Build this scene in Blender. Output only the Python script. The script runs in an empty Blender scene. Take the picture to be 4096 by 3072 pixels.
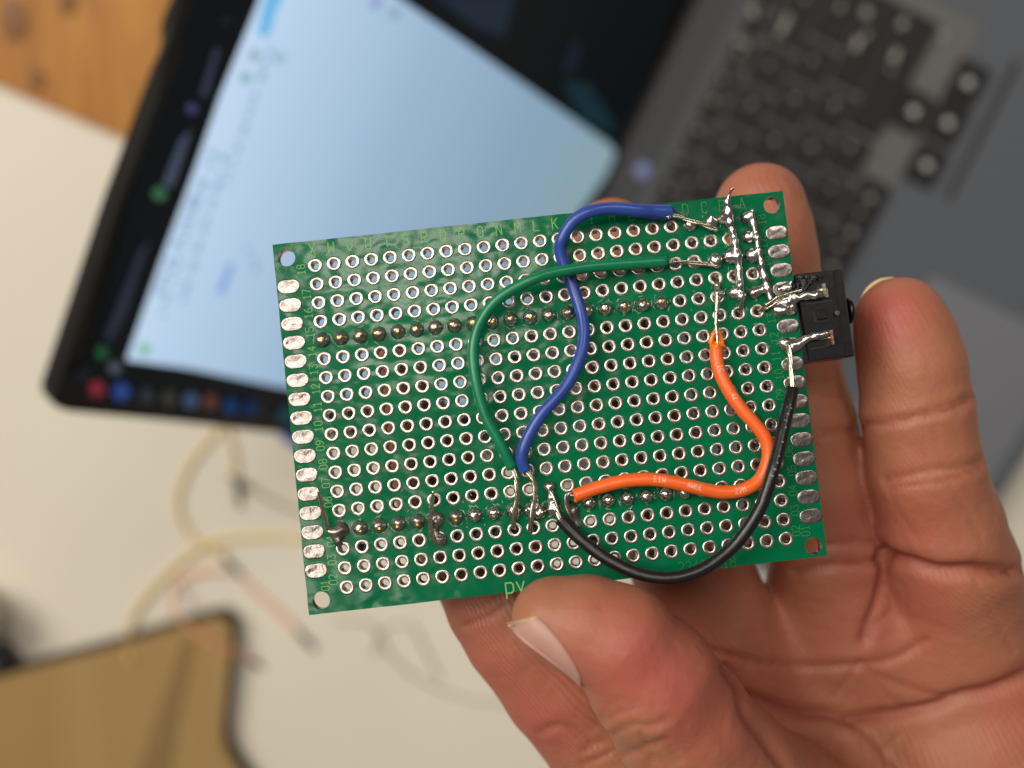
import bpy, bmesh, math, random
import numpy as np
from mathutils import Vector, Matrix, noise as mnoise
from mathutils.bvhtree import BVHTree
import openvdb as vdb

random.seed(7); RNG = np.random.default_rng(7)
SC = bpy.context.scene
COL = SC.collection
F = 4144.0                                    # focal length in photo pixels (photo 4096 x 3072)

# ------------------------------------------------------------------ frames (camera space: x right, y down, z depth, in mm)
def nrm(v):
    v = np.array(v, float); return v / np.linalg.norm(v)
def P(px, py, D):
    return np.array([(px - 2048) / F * D, (py - 1536) / F * D, D], float)
HINGE = P(2600, 380, 415)
dv = nrm((-.43, .872, .22))                   # along the laptop's hinge
mv = np.array((.92, .38, .06)); mv = nrm(mv - dv * mv.dot(dv))   # towards the palm rest
Nv = np.cross(dv, mv); Nv = nrm(Nv if Nv[2] < 0 else -Nv)        # up, away from the table
ev = np.array((.555, .07, .825)); ev = nrm(ev - dv * ev.dot(dv)) # down the lid towards the hinge
DECK_H = 17.0
T0 = HINGE - Nv * DECK_H                      # a point of the table top
# world axes expressed in camera space
Xw = np.array((1.0, 0, 0)); Xw = nrm(Xw - Nv * Xw.dot(Nv)); Zw = Nv; Yw = np.cross(Zw, Xw)
# camera space here is left handed in (x, y down, z depth)? x right, y down, z forward is right handed
A = np.array([Xw, Yw, Zw])                    # world = A @ (c - O)
O0 = P(2048, 1536, T0.dot(Nv) / nrm((0, 0, 1)).dot(Nv))          # table point on the optical axis -> world origin
def W(c):                                     # camera-space mm -> world metres
    return (A @ (np.asarray(c, float) - O0).T if np.ndim(c) == 1 else (np.asarray(c, float) - O0) @ A.T) * .001 if np.ndim(c) > 1 else (A @ (np.asarray(c, float) - O0)) * .001

# ------------------------------------------------------------------ camera
cam_d = bpy.data.cameras.new('camera'); cam = bpy.data.objects.new('camera', cam_d); COL.objects.link(cam)
cam_d.sensor_width = 36; cam_d.lens = 36 * F / 4096
cam_d.clip_start = .005; cam_d.clip_end = 30
Rc = A @ np.diag((1, -1, -1))                 # columns: camera x, y up, z back in world
Mc = Matrix([[*Rc[0], 0], [*Rc[1], 0], [*Rc[2], 0], [0, 0, 0, 1]])
Mc.translation = Vector(W(np.zeros(3)))
cam.matrix_world = Mc
cam_d.dof.use_dof = True; cam_d.dof.focus_distance = .1385; cam_d.dof.aperture_fstop = 9.4
SC.camera = cam

# ------------------------------------------------------------------ world and lamps
world = bpy.data.worlds.new('World'); SC.world = world; world.use_nodes = True
bg = world.node_tree.nodes['Background']; bg.inputs[0].default_value = (1.0, .95, .88, 1); bg.inputs[1].default_value = .105
def area(name, pos, target, sx, sy, watts, col):
    l = bpy.data.lights.new(name, 'AREA'); l.shape = 'RECTANGLE'; l.size = sx; l.size_y = sy; l.energy = watts; l.color = col
    o = bpy.data.objects.new(name, l); COL.objects.link(o)
    p = Vector(W(np.array(pos, float))); t = Vector(W(np.array(target, float)))
    o.location = p; o.rotation_euler = (t - p).to_track_quat('-Z', 'Y').to_euler(); return o
area('ceiling_panel_lamp', (-190, -430, -1400), (0, 0, 160), .30, .24, 4.0, (1.0, .925, .83))
area('ceiling_panel_lamp_two', (-440, 150, -1400), (0, 0, 160), .26, .36, 2.7, (1.0, .925, .83))
area('side_fill_lamp', (-1150, -450, -1150), (0, 0, 200), .9, .9, 25, (1.0, .94, .86))  # added fill for general light, an unseen source kept out of the board's mirror
area('added_highlight_lamp', (600, -1000, -1500), (0, 0, 160), .5, .5, 5.5, (1.0, .94, .86))  # unseen lamp added to give the solder highlights and contrast
SC.view_settings.view_transform = 'Standard'; SC.view_settings.look = 'None'
SC.view_settings.exposure = 0.0; SC.view_settings.gamma = 1
SC.cycles.use_denoising = True
SC.cycles.max_bounces = 8; SC.cycles.transparent_max_bounces = 8

# ------------------------------------------------------------------ materials
def srgb(r, g, b):
    f = lambda c: ((c / 255 + .055) / 1.055) ** 2.4 if c / 255 > .04045 else c / 255 / 12.92
    return (f(r), f(g), f(b), 1)
def mat(name, col, rough=.5, metal=0, spec=.5, bump=None, coat=0, sss=None, emit=None, noise_col=None, trans=0, extra=None):
    m = bpy.data.materials.new(name); m.use_nodes = True; nt = m.node_tree; b = nt.nodes['Principled BSDF']
    b.inputs['Base Color'].default_value = col; b.inputs['Roughness'].default_value = rough; b.inputs['Metallic'].default_value = metal
    b.inputs['Specular IOR Level'].default_value = spec; b.inputs['Coat Weight'].default_value = coat; b.inputs['Coat Roughness'].default_value = .08
    b.inputs['Transmission Weight'].default_value = trans
    if emit: b.inputs['Emission Color'].default_value = emit[0]; b.inputs['Emission Strength'].default_value = emit[1]
    tc = nt.nodes.new('ShaderNodeTexCoord')
    if noise_col:                              # (scale, other colour, amount)
        n = nt.nodes.new('ShaderNodeTexNoise'); n.inputs['Scale'].default_value = noise_col[0]; n.inputs['Detail'].default_value = 5
        r = nt.nodes.new('ShaderNodeMapRange'); r.inputs[1].default_value = .35; r.inputs[2].default_value = .65; r.inputs[4].default_value = noise_col[2]
        x = nt.nodes.new('ShaderNodeMix'); x.data_type = 'RGBA'; x.inputs[6].default_value = col; x.inputs[7].default_value = noise_col[1]
        nt.links.new(tc.outputs['Object'], n.inputs['Vector']); nt.links.new(n.outputs['Fac'], r.inputs[0]); nt.links.new(r.outputs[0], x.inputs[0]); nt.links.new(x.outputs[2], b.inputs['Base Color'])
    if bump:                                   # (scale, strength, distance in m)
        n = nt.nodes.new('ShaderNodeTexNoise'); n.inputs['Scale'].default_value = bump[0]; n.inputs['Detail'].default_value = 4
        u = nt.nodes.new('ShaderNodeBump'); u.inputs['Strength'].default_value = bump[1]; u.inputs['Distance'].default_value = bump[2]
        nt.links.new(tc.outputs['Object'], n.inputs['Vector']); nt.links.new(n.outputs['Fac'], u.inputs['Height']); nt.links.new(u.outputs[0], b.inputs['Normal'])
    return m
M = {}
def mapped(nt, scale, rot=(0, 0, 0)):
    tc = nt.nodes.new('ShaderNodeTexCoord'); mp = nt.nodes.new('ShaderNodeMapping'); mp.inputs['Scale'].default_value = scale; mp.inputs['Rotation'].default_value = rot
    nt.links.new(tc.outputs['Object'], mp.inputs['Vector']); return mp
def mk_mask():
    m = mat('solder_mask', srgb(0, 104, 62), .17, 0, .24, coat=.0); nt = m.node_tree; b = nt.nodes['Principled BSDF']
    def nz(scale, sc3, det=3):
        mp = mapped(nt, sc3); n = nt.nodes.new('ShaderNodeTexNoise'); n.inputs['Scale'].default_value = scale; n.inputs['Detail'].default_value = det
        nt.links.new(mp.outputs[0], n.inputs['Vector']); return n
    n1 = nz(1, (320, 440, 300), 1); n2 = nz(1, (1100, 1100, 900), 2); n3 = nz(1, (60, 60, 60), 2); n4 = nz(1, (2600, 90, 300), 2)
    def math_(op, a, bb):
        x = nt.nodes.new('ShaderNodeMath'); x.operation = op
        for i, v in enumerate((a, bb)):
            if isinstance(v, (int, float)): x.inputs[i].default_value = v
            else: nt.links.new(v, x.inputs[i])
        return x.outputs[0]
    h = math_('ADD', n1.outputs['Fac'], math_('MULTIPLY', n2.outputs['Fac'], .05)); h = math_('ADD', h, math_('MULTIPLY', n3.outputs['Fac'], 1.6)); h = math_('ADD', h, math_('MULTIPLY', n4.outputs['Fac'], .0))
    u = nt.nodes.new('ShaderNodeBump'); u.inputs['Strength'].default_value = 1; u.inputs['Distance'].default_value = .00021
    nt.links.new(h, u.inputs['Height']); nt.links.new(u.outputs[0], b.inputs['Normal'])
    x = nt.nodes.new('ShaderNodeMix'); x.data_type = 'RGBA'; x.inputs[6].default_value = srgb(0, 90, 57); x.inputs[7].default_value = srgb(0, 114, 70)
    nt.links.new(n3.outputs['Fac'], x.inputs[0]); nt.links.new(x.outputs[2], b.inputs['Base Color'])
    r = nt.nodes.new('ShaderNodeMapRange'); r.inputs[3].default_value = .13; r.inputs[4].default_value = .22
    nt.links.new(n2.outputs['Fac'], r.inputs[0]); nt.links.new(r.outputs[0], b.inputs['Roughness'])
    return m
M['mask'] = mk_mask()
M['fibre'] = mat('board_edge_fibreglass', srgb(150, 160, 95), .7)
M['tin'] = mat('tinned_copper', srgb(205, 197, 188), .29, 1, bump=(1800, .35, .00005), noise_col=(900, srgb(182, 170, 160), .8))
M['pad'] = mat('tinned_edge_pad', srgb(182, 174, 168), .28, 1, bump=(700, .8, .00016), noise_col=(500, srgb(138, 128, 124), .9))
M['solder'] = mat('solder', srgb(222, 218, 212), .24, 1, bump=(900, .4, .00010), noise_col=(600, srgb(165, 156, 148), .7))
M['dull_solder'] = mat('burnt_solder', srgb(205, 198, 190), .36, 1, bump=(900, .4, .00010), noise_col=(500, srgb(120, 112, 104), .8))
M['wire_metal'] = mat('tinned_wire', srgb(215, 206, 186), .24, 1, bump=(1600, .3, .00008))
M['gold'] = mat('gold_pin', srgb(235, 180, 90), .28, 1)
M['copper'] = mat('copper_tip', srgb(228, 172, 150), .25, 1, bump=(1500, .4, .0001))
M['silk'] = mat('silkscreen', srgb(116, 174, 100), .5); M['faint'] = mat('shaded_worn_silkscreen', srgb(62, 128, 58), .5)  # second green darkened for the less lit right side, also for worn bottom text
M['flux'] = mat('flux_residue', srgb(190, 214, 190), .10, 0, .8, trans=.55)
M['blue'] = mat('blue_insulation', srgb(50, 80, 164), .30, 0, .5, bump=(500, .3, .0001), noise_col=(250, srgb(42, 66, 144), .5))
M['green'] = mat('green_insulation', srgb(6, 128, 84), .32, 0, .5, bump=(500, .3, .0001), noise_col=(250, srgb(4, 104, 70), .5))
M['orange'] = mat('orange_insulation', srgb(250, 110, 40), .36, 0, .5, bump=(500, .3, .0001), noise_col=(300, srgb(240, 92, 30), .5))
M['melt'] = mat('melted_orange', srgb(252, 130, 22), .22, 0, .6, bump=(700, .6, .0002))
M['black'] = mat('black_insulation', srgb(26, 25, 27), .32, 0, .5, bump=(600, .5, .00015))
M['print'] = mat('white_print', srgb(245, 190, 165), .5)
M['jack'] = mat('black_plastic', srgb(14, 13, 14), .30, 0, .5, bump=(800, .3, .0001))
M['charred'] = mat('melted_black_plastic', srgb(22, 20, 20), .28, 0, .6, bump=(1500, 1, .0006))
M['socket'] = mat('header_plastic', srgb(18, 18, 20), .4)
M['dot'] = mat('grey_mark', srgb(70, 72, 76), .6)
def mk_skin():
    m = mat('skin', srgb(190, 122, 92), .50, 0, .4); nt = m.node_tree; b = nt.nodes['Principled BSDF']
    b.inputs['Subsurface Weight'].default_value = .22; b.inputs['Subsurface Radius'].default_value = (1, .35, .2); b.inputs['Subsurface Scale'].default_value = .0016
    tc = nt.nodes.new('ShaderNodeTexCoord')
    at = nt.nodes.new('ShaderNodeAttribute'); at.attribute_name = 'blush'
    at2 = nt.nodes.new('ShaderNodeAttribute'); at2.attribute_name = 'crease'
    n = nt.nodes.new('ShaderNodeTexNoise'); n.inputs['Scale'].default_value = 150; n.inputs['Detail'].default_value = 6
    nt.links.new(tc.outputs['Object'], n.inputs['Vector'])
    mx = nt.nodes.new('ShaderNodeMix'); mx.data_type = 'RGBA'; mx.inputs[6].default_value = srgb(172, 112, 84); mx.inputs[7].default_value = srgb(178, 94, 80)
    ad = nt.nodes.new('ShaderNodeMath'); ad.operation = 'MULTIPLY_ADD'; ad.inputs[1].default_value = .7; ad.use_clamp = True
    nt.links.new(n.outputs['Fac'], ad.inputs[0])
    sb = nt.nodes.new('ShaderNodeMath'); sb.operation = 'SUBTRACT'; sb.inputs[1].default_value = .22
    nt.links.new(at.outputs['Fac'], sb.inputs[0]); nt.links.new(sb.outputs[0], ad.inputs[2]); nt.links.new(ad.outputs[0], mx.inputs[0])
    m2 = nt.nodes.new('ShaderNodeMix'); m2.data_type = 'RGBA'; m2.inputs[7].default_value = srgb(140, 66, 50)
    nt.links.new(mx.outputs[2], m2.inputs[6]); nt.links.new(at2.outputs['Fac'], m2.inputs[0]); nt.links.new(m2.outputs[2], b.inputs['Base Color'])
    # friction ridges
    wv = nt.nodes.new('ShaderNodeTexWave'); wv.inputs['Scale'].default_value = 560; wv.inputs['Distortion'].default_value = 9; wv.inputs['Detail'].default_value = 2; wv.inputs['Detail Scale'].default_value = .12
    wv.bands_direction = 'DIAGONAL'
    nt.links.new(tc.outputs['Object'], wv.inputs['Vector'])
    u1 = nt.nodes.new('ShaderNodeBump'); u1.inputs['Strength'].default_value = .30; u1.inputs['Distance'].default_value = .00012
    nt.links.new(wv.outputs['Fac'], u1.inputs['Height'])
    at3 = nt.nodes.new('ShaderNodeAttribute'); at3.attribute_name = 'ridge'
    ml = nt.nodes.new('ShaderNodeMath'); ml.operation = 'MULTIPLY'; nt.links.new(wv.outputs['Fac'], ml.inputs[0]); nt.links.new(at3.outputs['Fac'], ml.inputs[1]); nt.links.new(ml.outputs[0], u1.inputs['Height'])
    n2 = nt.nodes.new('ShaderNodeTexNoise'); n2.inputs['Scale'].default_value = 420; n2.inputs['Detail'].default_value = 6
    nt.links.new(tc.outputs['Object'], n2.inputs['Vector'])
    u2 = nt.nodes.new('ShaderNodeBump'); u2.inputs['Strength'].default_value = .5; u2.inputs['Distance'].default_value = .0005
    nt.links.new(n2.outputs['Fac'], u2.inputs['Height']); nt.links.new(u1.outputs[0], u2.inputs['Normal']); nt.links.new(u2.outputs[0], b.inputs['Normal'])
    return m
M['skin'] = mk_skin()
M['nail'] = mat('fingernail', srgb(186, 138, 122), .48, 0, .5, noise_col=(160, srgb(196, 154, 140), .6)); M['nail'].node_tree.nodes['Principled BSDF'].inputs['Subsurface Weight'].default_value = .1; M['nail'].node_tree.nodes['Principled BSDF'].inputs['Subsurface Scale'].default_value = .001
M['nail_edge'] = mat('nail_free_edge', srgb(236, 214, 170), .35)
M['desk'] = mat('cream_laminate', srgb(238, 230, 212), .42, 0, .4, noise_col=(9, srgb(232, 222, 204), .6))
def mk_wood(name, c1, c2, ang, sc=26):
    m = mat(name, c1, .5, 0, .3); nt = m.node_tree; b = nt.nodes['Principled BSDF']
    mp = mapped(nt, (sc, sc * .16, sc), (0, 0, ang))
    n = nt.nodes.new('ShaderNodeTexNoise'); n.inputs['Scale'].default_value = 1.6; n.inputs['Detail'].default_value = 6; n.inputs['Distortion'].default_value = 1.2
    nt.links.new(mp.outputs[0], n.inputs['Vector'])
    r = nt.nodes.new('ShaderNodeMapRange'); r.inputs[1].default_value = .35; r.inputs[2].default_value = .66
    x = nt.nodes.new('ShaderNodeMix'); x.data_type = 'RGBA'; x.inputs[6].default_value = c1; x.inputs[7].default_value = c2
    nt.links.new(n.outputs['Fac'], r.inputs[0]); nt.links.new(r.outputs[0], x.inputs[0]); nt.links.new(x.outputs[2], b.inputs['Base Color']); return m
M['wood'] = mk_wood('pine_planks', srgb(194, 136, 56), srgb(148, 88, 30), math.radians(24))
M['knot'] = mat('wood_knot', srgb(140, 92, 48), .6)
M['panel'] = mk_wood('brown_hardboard', srgb(176, 146, 98), srgb(168, 134, 84), math.radians(-20), 9)
M['panel_edge'] = mat('dark_edging', srgb(60, 48, 34), .5)
M['seam'] = mat('seam_strip', srgb(146, 116, 72), .6)
M['deck'] = mat('dark_grey_deck', srgb(96, 100, 106), .32, 0, .5, bump=(300, .1, .0001))
M['well'] = mat('keyboard_well', srgb(104, 103, 102), .5)
M['key'] = mat('key_plastic', srgb(42, 40, 40), .38, 0, .5)
M['legend'] = mat('key_legend', srgb(196, 194, 190), .4); M['legend_dim'] = mat('key_legend_small', srgb(160, 156, 151), .5); M['strip'] = mat('shaded_deck_strip', srgb(80, 80, 82), .5); M['lip'] = mat('tray_shadow_gap', srgb(40, 39, 39), .6)
M['lid'] = mat('lid_black', srgb(14, 14, 15), .4)
M['pad2'] = mat('touchpad', srgb(122, 124, 129), .35)
M['rubber'] = mat('bezel_gasket', srgb(38, 37, 36), .5)
def emi(name, c, s=1.0):
    m = bpy.data.materials.new(name); m.use_nodes = True; nt = m.node_tree; b = nt.nodes['Principled BSDF']
    b.inputs['Base Color'].default_value = (.01, .01, .01, 1); b.inputs['Roughness'].default_value = .35; b.inputs['Specular IOR Level'].default_value = .2
    b.inputs['Emission Color'].default_value = c; b.inputs['Emission Strength'].default_value = s; return m

# ------------------------------------------------------------------ object helpers
def link(name, mesh, parent=None, mx=None):
    o = bpy.data.objects.new(name, mesh); COL.objects.link(o)
    if parent is not None: o.parent = parent
    if mx is not None: o.matrix_local = mx
    return o
def mesh_of(name, v, f, m, smooth=True):
    me = bpy.data.meshes.new(name); me.from_pydata([tuple(map(float, p)) for p in v], [], [tuple(map(int, q)) for q in f]); me.validate()
    for mm in (m if isinstance(m, (list, tuple)) else [m]): me.materials.append(mm)
    if smooth: me.shade_smooth()
    me.update(); return me
def tag(o, label, cat, group=None):
    o['label'] = label; o['category'] = cat
    if group: o['group'] = group
    return o
def empty(name, mx):
    o = bpy.data.objects.new(name, None); COL.objects.link(o); o.empty_display_size = .01; o.matrix_world = mx; return o
def clean(v, f):
    return v, f
def merge(parts):
    V, Fc = [], []; n = 0
    for v, f in parts:
        V.extend(list(v)); Fc.extend([tuple(i + n for i in q) for q in f]); n += len(v)
    return V, Fc

def catmull(pts, n=8):
    p = np.array(pts, float); q = np.vstack([2 * p[0] - p[1], p, 2 * p[-1] - p[-2]]); out = []
    for i in range(1, len(q) - 2):
        for t in np.linspace(0, 1, n, endpoint=False):
            a, b, c, d = q[i - 1], q[i], q[i + 1], q[i + 2]
            out.append(.5 * ((2 * b) + (-a + c) * t + (2 * a - 5 * b + 4 * c - d) * t * t + (-a + 3 * b - 3 * c + d) * t ** 3))
    out.append(p[-1]); return np.array(out)
def tube(path, rad, seg=14, jag=0, cap=True, flat=1.0):
    path = np.array(path, float); n = len(path); rad = np.full(n, rad) if np.ndim(rad) == 0 else np.interp(np.linspace(0, 1, n), np.linspace(0, 1, len(rad)), rad)
    T = np.gradient(path, axis=0); T /= np.linalg.norm(T, axis=1)[:, None] + 1e-12
    up = np.array((0, 0, 1.0)); V = []; Fc = []
    if abs(T[0].dot(up)) > .9: up = np.array((0, 1.0, 0))
    N_ = nrm(up - T[0] * up.dot(T[0]))
    for i in range(n):
        N_ = nrm(N_ - T[i] * N_.dot(T[i])); B_ = np.cross(T[i], N_)
        for k in range(seg):
            a = 2 * math.pi * k / seg; off = 0
            if jag and (i == 0): off = jag * random.uniform(-1, 1)
            V.append(path[i] + rad[i] * (math.cos(a) * N_ * flat + math.sin(a) * B_) + T[i] * off)
    for i in range(n - 1):
        for k in range(seg):
            k2 = (k + 1) % seg; Fc.append((i * seg + k, i * seg + k2, (i + 1) * seg + k2, (i + 1) * seg + k))
    if cap:
        V.append(path[0] + T[0] * rad[0] * .15); V.append(path[-1] - T[-1] * rad[-1] * .15 * 0)
        a, b = len(V) - 2, len(V) - 1
        for k in range(seg):
            k2 = (k + 1) % seg; Fc.append((a, k2, k)); Fc.append((b, (n - 1) * seg + k, (n - 1) * seg + k2))
    return V, Fc
def lathe(prof, seg=16):
    V = []; Fc = []
    for r, z in prof:
        for k in range(seg):
            a = 2 * math.pi * k / seg; V.append((r * math.cos(a), r * math.sin(a), z))
    for i in range(len(prof) - 1):
        for k in range(seg):
            k2 = (k + 1) % seg; Fc.append((i * seg + k, i * seg + k2, (i + 1) * seg + k2, (i + 1) * seg + k))
    return V, Fc
def prism(poly, z0, z1):
    n = len(poly); V = [(*p, z0) for p in poly] + [(*p, z1) for p in poly]
    a = sum(poly[i][0] * poly[(i + 1) % n][1] - poly[(i + 1) % n][0] * poly[i][1] for i in range(n))
    Fc = [tuple(range(n - 1, -1, -1)), tuple(range(n, 2 * n))] + [(i, (i + 1) % n, n + (i + 1) % n, n + i) for i in range(n)]
    if a < 0: Fc = [tuple(reversed(q)) for q in Fc]
    return V, Fc
def box(x0, x1, y0, y1, z0, z1): return prism([(x0, y0), (x1, y0), (x1, y1), (x0, y1)], z0, z1)
def rrect(x0, x1, y0, y1, r, n=4):
    out = []
    for cx, cy, a0 in ((x1 - r, y1 - r, 0), (x0 + r, y1 - r, 90), (x0 + r, y0 + r, 180), (x1 - r, y0 + r, 270)):
        for k in range(n + 1):
            a = math.radians(a0 + 90 * k / n); out.append((cx + r * math.cos(a), cy + r * math.sin(a)))
    return out
def bevel_box(v, f, w, seg=2):
    bm = bmesh.new(); vs = [bm.verts.new(tuple(map(float, p))) for p in v]; bm.verts.ensure_lookup_table()
    for q in f: bm.faces.new([vs[i] for i in q])
    bm.normal_update()
    es = [e for e in bm.edges if e.calc_face_angle(0) > .5]
    bmesh.ops.bevel(bm, geom=es, offset=w, segments=seg, affect='EDGES', clamp_overlap=True)
    bm.verts.index_update(); V = [tuple(x.co) for x in bm.verts]; Fc = [[x.index for x in q.verts] for q in bm.faces]; bm.free(); return V, Fc

def sdf_mesh(prims, vox, k=.3, pad=None, amp=0, fr=1.0):
    """prims: (ax,ay,az,ra, bx,by,bz,rb[,k]) round cones in mm -> verts, quads of their smooth union"""
    pr = [tuple(p) for p in prims]; pts = np.array([[p[0], p[1], p[2]] for p in pr] + [[p[4], p[5], p[6]] for p in pr]); rr = np.array([p[3] for p in pr] + [p[7] for p in pr])
    pad = pad or (k * 1.5 + vox * 4 + amp * 2)
    lo = (pts - rr[:, None]).min(0) - pad; hi = (pts + rr[:, None]).max(0) + pad
    n = np.ceil((hi - lo) / vox).astype(int) + 1
    D = np.full(n, 5 * max(k, vox) + vox * 3, np.float32)
    ax = [lo[i] + vox * np.arange(n[i]) for i in range(3)]
    for p in pr:
        a = np.array(p[:3]); ra = p[3]; b = np.array(p[4:7]); rb = p[7]; kk = p[8] if len(p) > 8 else k
        m = max(ra, rb) + kk + 3 * vox
        l = np.maximum(((np.minimum(a, b) - m - lo) / vox).astype(int), 0); h = np.minimum(((np.maximum(a, b) + m - lo) / vox).astype(int) + 2, n)
        X = ax[0][l[0]:h[0], None, None]; Y = ax[1][None, l[1]:h[1], None]; Z = ax[2][None, None, l[2]:h[2]]
        ab = b - a; L2 = ab.dot(ab) + 1e-9
        t = ((X - a[0]) * ab[0] + (Y - a[1]) * ab[1] + (Z - a[2]) * ab[2]) / L2; t = np.clip(t, 0, 1)
        d = np.sqrt((X - a[0] - t * ab[0]) ** 2 + (Y - a[1] - t * ab[1]) ** 2 + (Z - a[2] - t * ab[2]) ** 2) - (ra + (rb - ra) * t)
        S = D[l[0]:h[0], l[1]:h[1], l[2]:h[2]]
        hh = np.maximum(kk - np.abs(S - d), 0) / kk if kk > 0 else 0
        D[l[0]:h[0], l[1]:h[1], l[2]:h[2]] = np.minimum(S, d) - (hh * hh * kk * .25 if kk > 0 else 0)
    g = vdb.FloatGrid(); g.background = float(D.max()); g.copyFromArray(D.astype(np.float32))
    v, t, q = g.convertToPolygons(isovalue=0.0, adaptivity=0.0)
    v = np.array(v, float) * vox + lo
    f = [tuple(x[::-1]) for x in np.array(q).tolist()] + [tuple(x[::-1]) for x in np.array(t).tolist()]
    if amp:
        for i in range(len(v)):
            nv = mnoise.noise_vector(Vector(v[i] * fr)); v[i] += np.array(nv) * amp
    return v, f

# ================================================================== SETTING: table, wood
S_ = .001
def tab(px, py, h=0.0):                       # photo pixel -> world point at height h mm over the table
    r = P(px, py, 1.0); t = (T0 + Nv * h).dot(Nv) / r.dot(Nv); return W(r * t)
def tabs(pts, h=0.0): return [tab(x, y, h)[:2] for x, y in pts]
zt = 0.0
# desk: its edge runs across the upper left corner of the picture
e0 = tab(0, 340); e1 = tab(530, 566); ed = nrm((e1 - e0)[:2]); en = np.array((ed[1], -ed[0]))
if en.dot((tab(500, 2500) - e0)[:2]) < 0: en = -en
q = [e0[:2] - ed * .5 - en * .6, e0[:2] + ed * 1.3 - en * .6, e0[:2] + ed * 1.3 + en * 1.1, e0[:2] - ed * .5 + en * 1.1]
v, f = prism(q, -.003, 0); v, f = bevel_box(v, f, .001)
desk = link('desk', mesh_of('desk', v, f, M['desk'], False)); tag(desk, 'cream white desk top under the laptop, wires and hand', 'desk')
# wooden planks beyond the desk edge (lower bench)
root = empty('wooden_board', Matrix.Translation((*(e0[:2] - en * .02), 0)))
rx, ry = e0[0] - en[0] * .02, e0[1] - en[1] * .02
for i in range(3):
    a = -.20 + i * .09
    qq = [e0[:2] + ed * (a), e0[:2] + ed * (a + .0895), e0[:2] + ed * (a + .0895) - en * .3, e0[:2] + ed * a - en * .3]
    v, f = prism([(x - rx, y - ry) for x, y in qq], .0002, .005 + .0004 * (i % 2)); v, f = bevel_box(v, f, .0015)
    link('plank', mesh_of('plank', v, f, M['wood'], False), root)
for (kx, ky, kr) in ((55, 80, .006), (150, 315, .0035), (270, 2, .004)):
    c = tab(kx, ky, 5); v, f = lathe([(kr, 0), (kr * .6, .0007), (0.0001, .001)], 14)
    link('knot', mesh_of('knot', [(x + c[0] - rx, y * 1.5 + c[1] - ry, z + .0054) for x, y, z in v], f, M['knot']), root)
tag(root, 'orange brown wooden board of planks with dark knots beside the laptop screen corner', 'board')

# brown board lying on the desk
pl = [(-420, 2810), (0, 2695), (420, 2585), (800, 2472), (880, 2455), (925, 2478), (935, 2530), (922, 2700), (900, 2900), (905, 2990), (960, 3080), (1060, 3200), (1100, 3500), (-420, 3500)]
root = empty('brown_panel', Matrix.Translation(tuple(tab(500, 2800))))
c0 = tab(500, 2800)
poly = [(p[0] - c0[0], p[1] - c0[1]) for p in tabs(pl, 10)]
cc = np.mean(poly, 0); inner = [tuple(cc + (np.array(p) - cc) * .965) for p in poly]
v, f = prism(poly, .0002, .0095); v, f = bevel_box(v, f, .001); link('edging', mesh_of('edging', v, f, M['panel_edge'], False), root)
v, f = prism(inner, .0097, .0105); link('face_sheet', mesh_of('face_sheet', v, f, M['panel'], False), root)
s1 = [(p[0] - c0[0], p[1] - c0[1]) for p in tabs([(735, 2560), (775, 2545), (640, 3300), (480, 3300)], 10)]
v, f = prism(s1, .0106, .0112); link('seam_strip', mesh_of('seam_strip', v, f, M['seam'], False), root)
tag(root, 'flat brown board with dark rounded edge and seam strip under the orange wire end', 'board')

# things at the left edge
def blob_obj(name, px, py, rmm, sc, m, label, cat, dz=0):
    c = tab(px, py, rmm * sc[2]); v, f = [], []
    bm = bmesh.new(); bmesh.ops.create_uvsphere(bm, u_segments=28, v_segments=16, radius=rmm * S_)
    for x in bm.verts: x.co = Vector((x.co.x * sc[0], x.co.y * sc[1], x.co.z * sc[2]))
    me = bpy.data.meshes.new(name); bm.to_mesh(me); bm.free(); me.materials.append(m); me.shade_smooth()
    o = link(name, me, None, Matrix.Translation(tuple(c))); return tag(o, label, cat)
def lathe_obj(name, px, py, prof, mats, label, cat):
    c = tab(px, py); root = empty(name, Matrix.Translation(tuple(c)))
    for pn, pr, mm in prof:
        v, f = lathe([(r * S_, z * S_) for r, z in pr], 40); link(pn, mesh_of(pn, v, f, mm), root)
    return tag(root, label, cat)
M['cupw'] = mat('cup_glaze', srgb(222, 206, 204), .35); M['cupr'] = mat('cup_rim', srgb(128, 80, 52), .5); M['capb'] = mat('cap_black', srgb(34, 36, 42), .3)
lathe_obj('cup', -95, 2420, [('cup_body', [(9, 0.3), (12, 1), (15.5, 10), (17.5, 24), (16.5, 24.2), (14, 10), (0.1, 3)], M['cupw']), ('rim', [(17.4, 24.1), (18.4, 24.8), (18.4, 26), (16.4, 26), (16.4, 24.1)], M['cupr'])],
          None, 'pale pinkish white cup with brown rim cut off by the left picture edge', 'cup')
lathe_obj('bottle_cap', 15, 2625, [('cap_body', [(8.5, 0.3), (8.8, 2), (8.8, 9), (7.8, 10), (0.1, 10)], M['capb']), ('cap_highlight', [(1.1, 10.2), (1.1, 10.5), (0.05, 10.5)], M['legend'])],  # white disc on top is a painted highlight
          None, 'small round black cap with a painted white highlight beside the brown board corner', 'cap')

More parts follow.
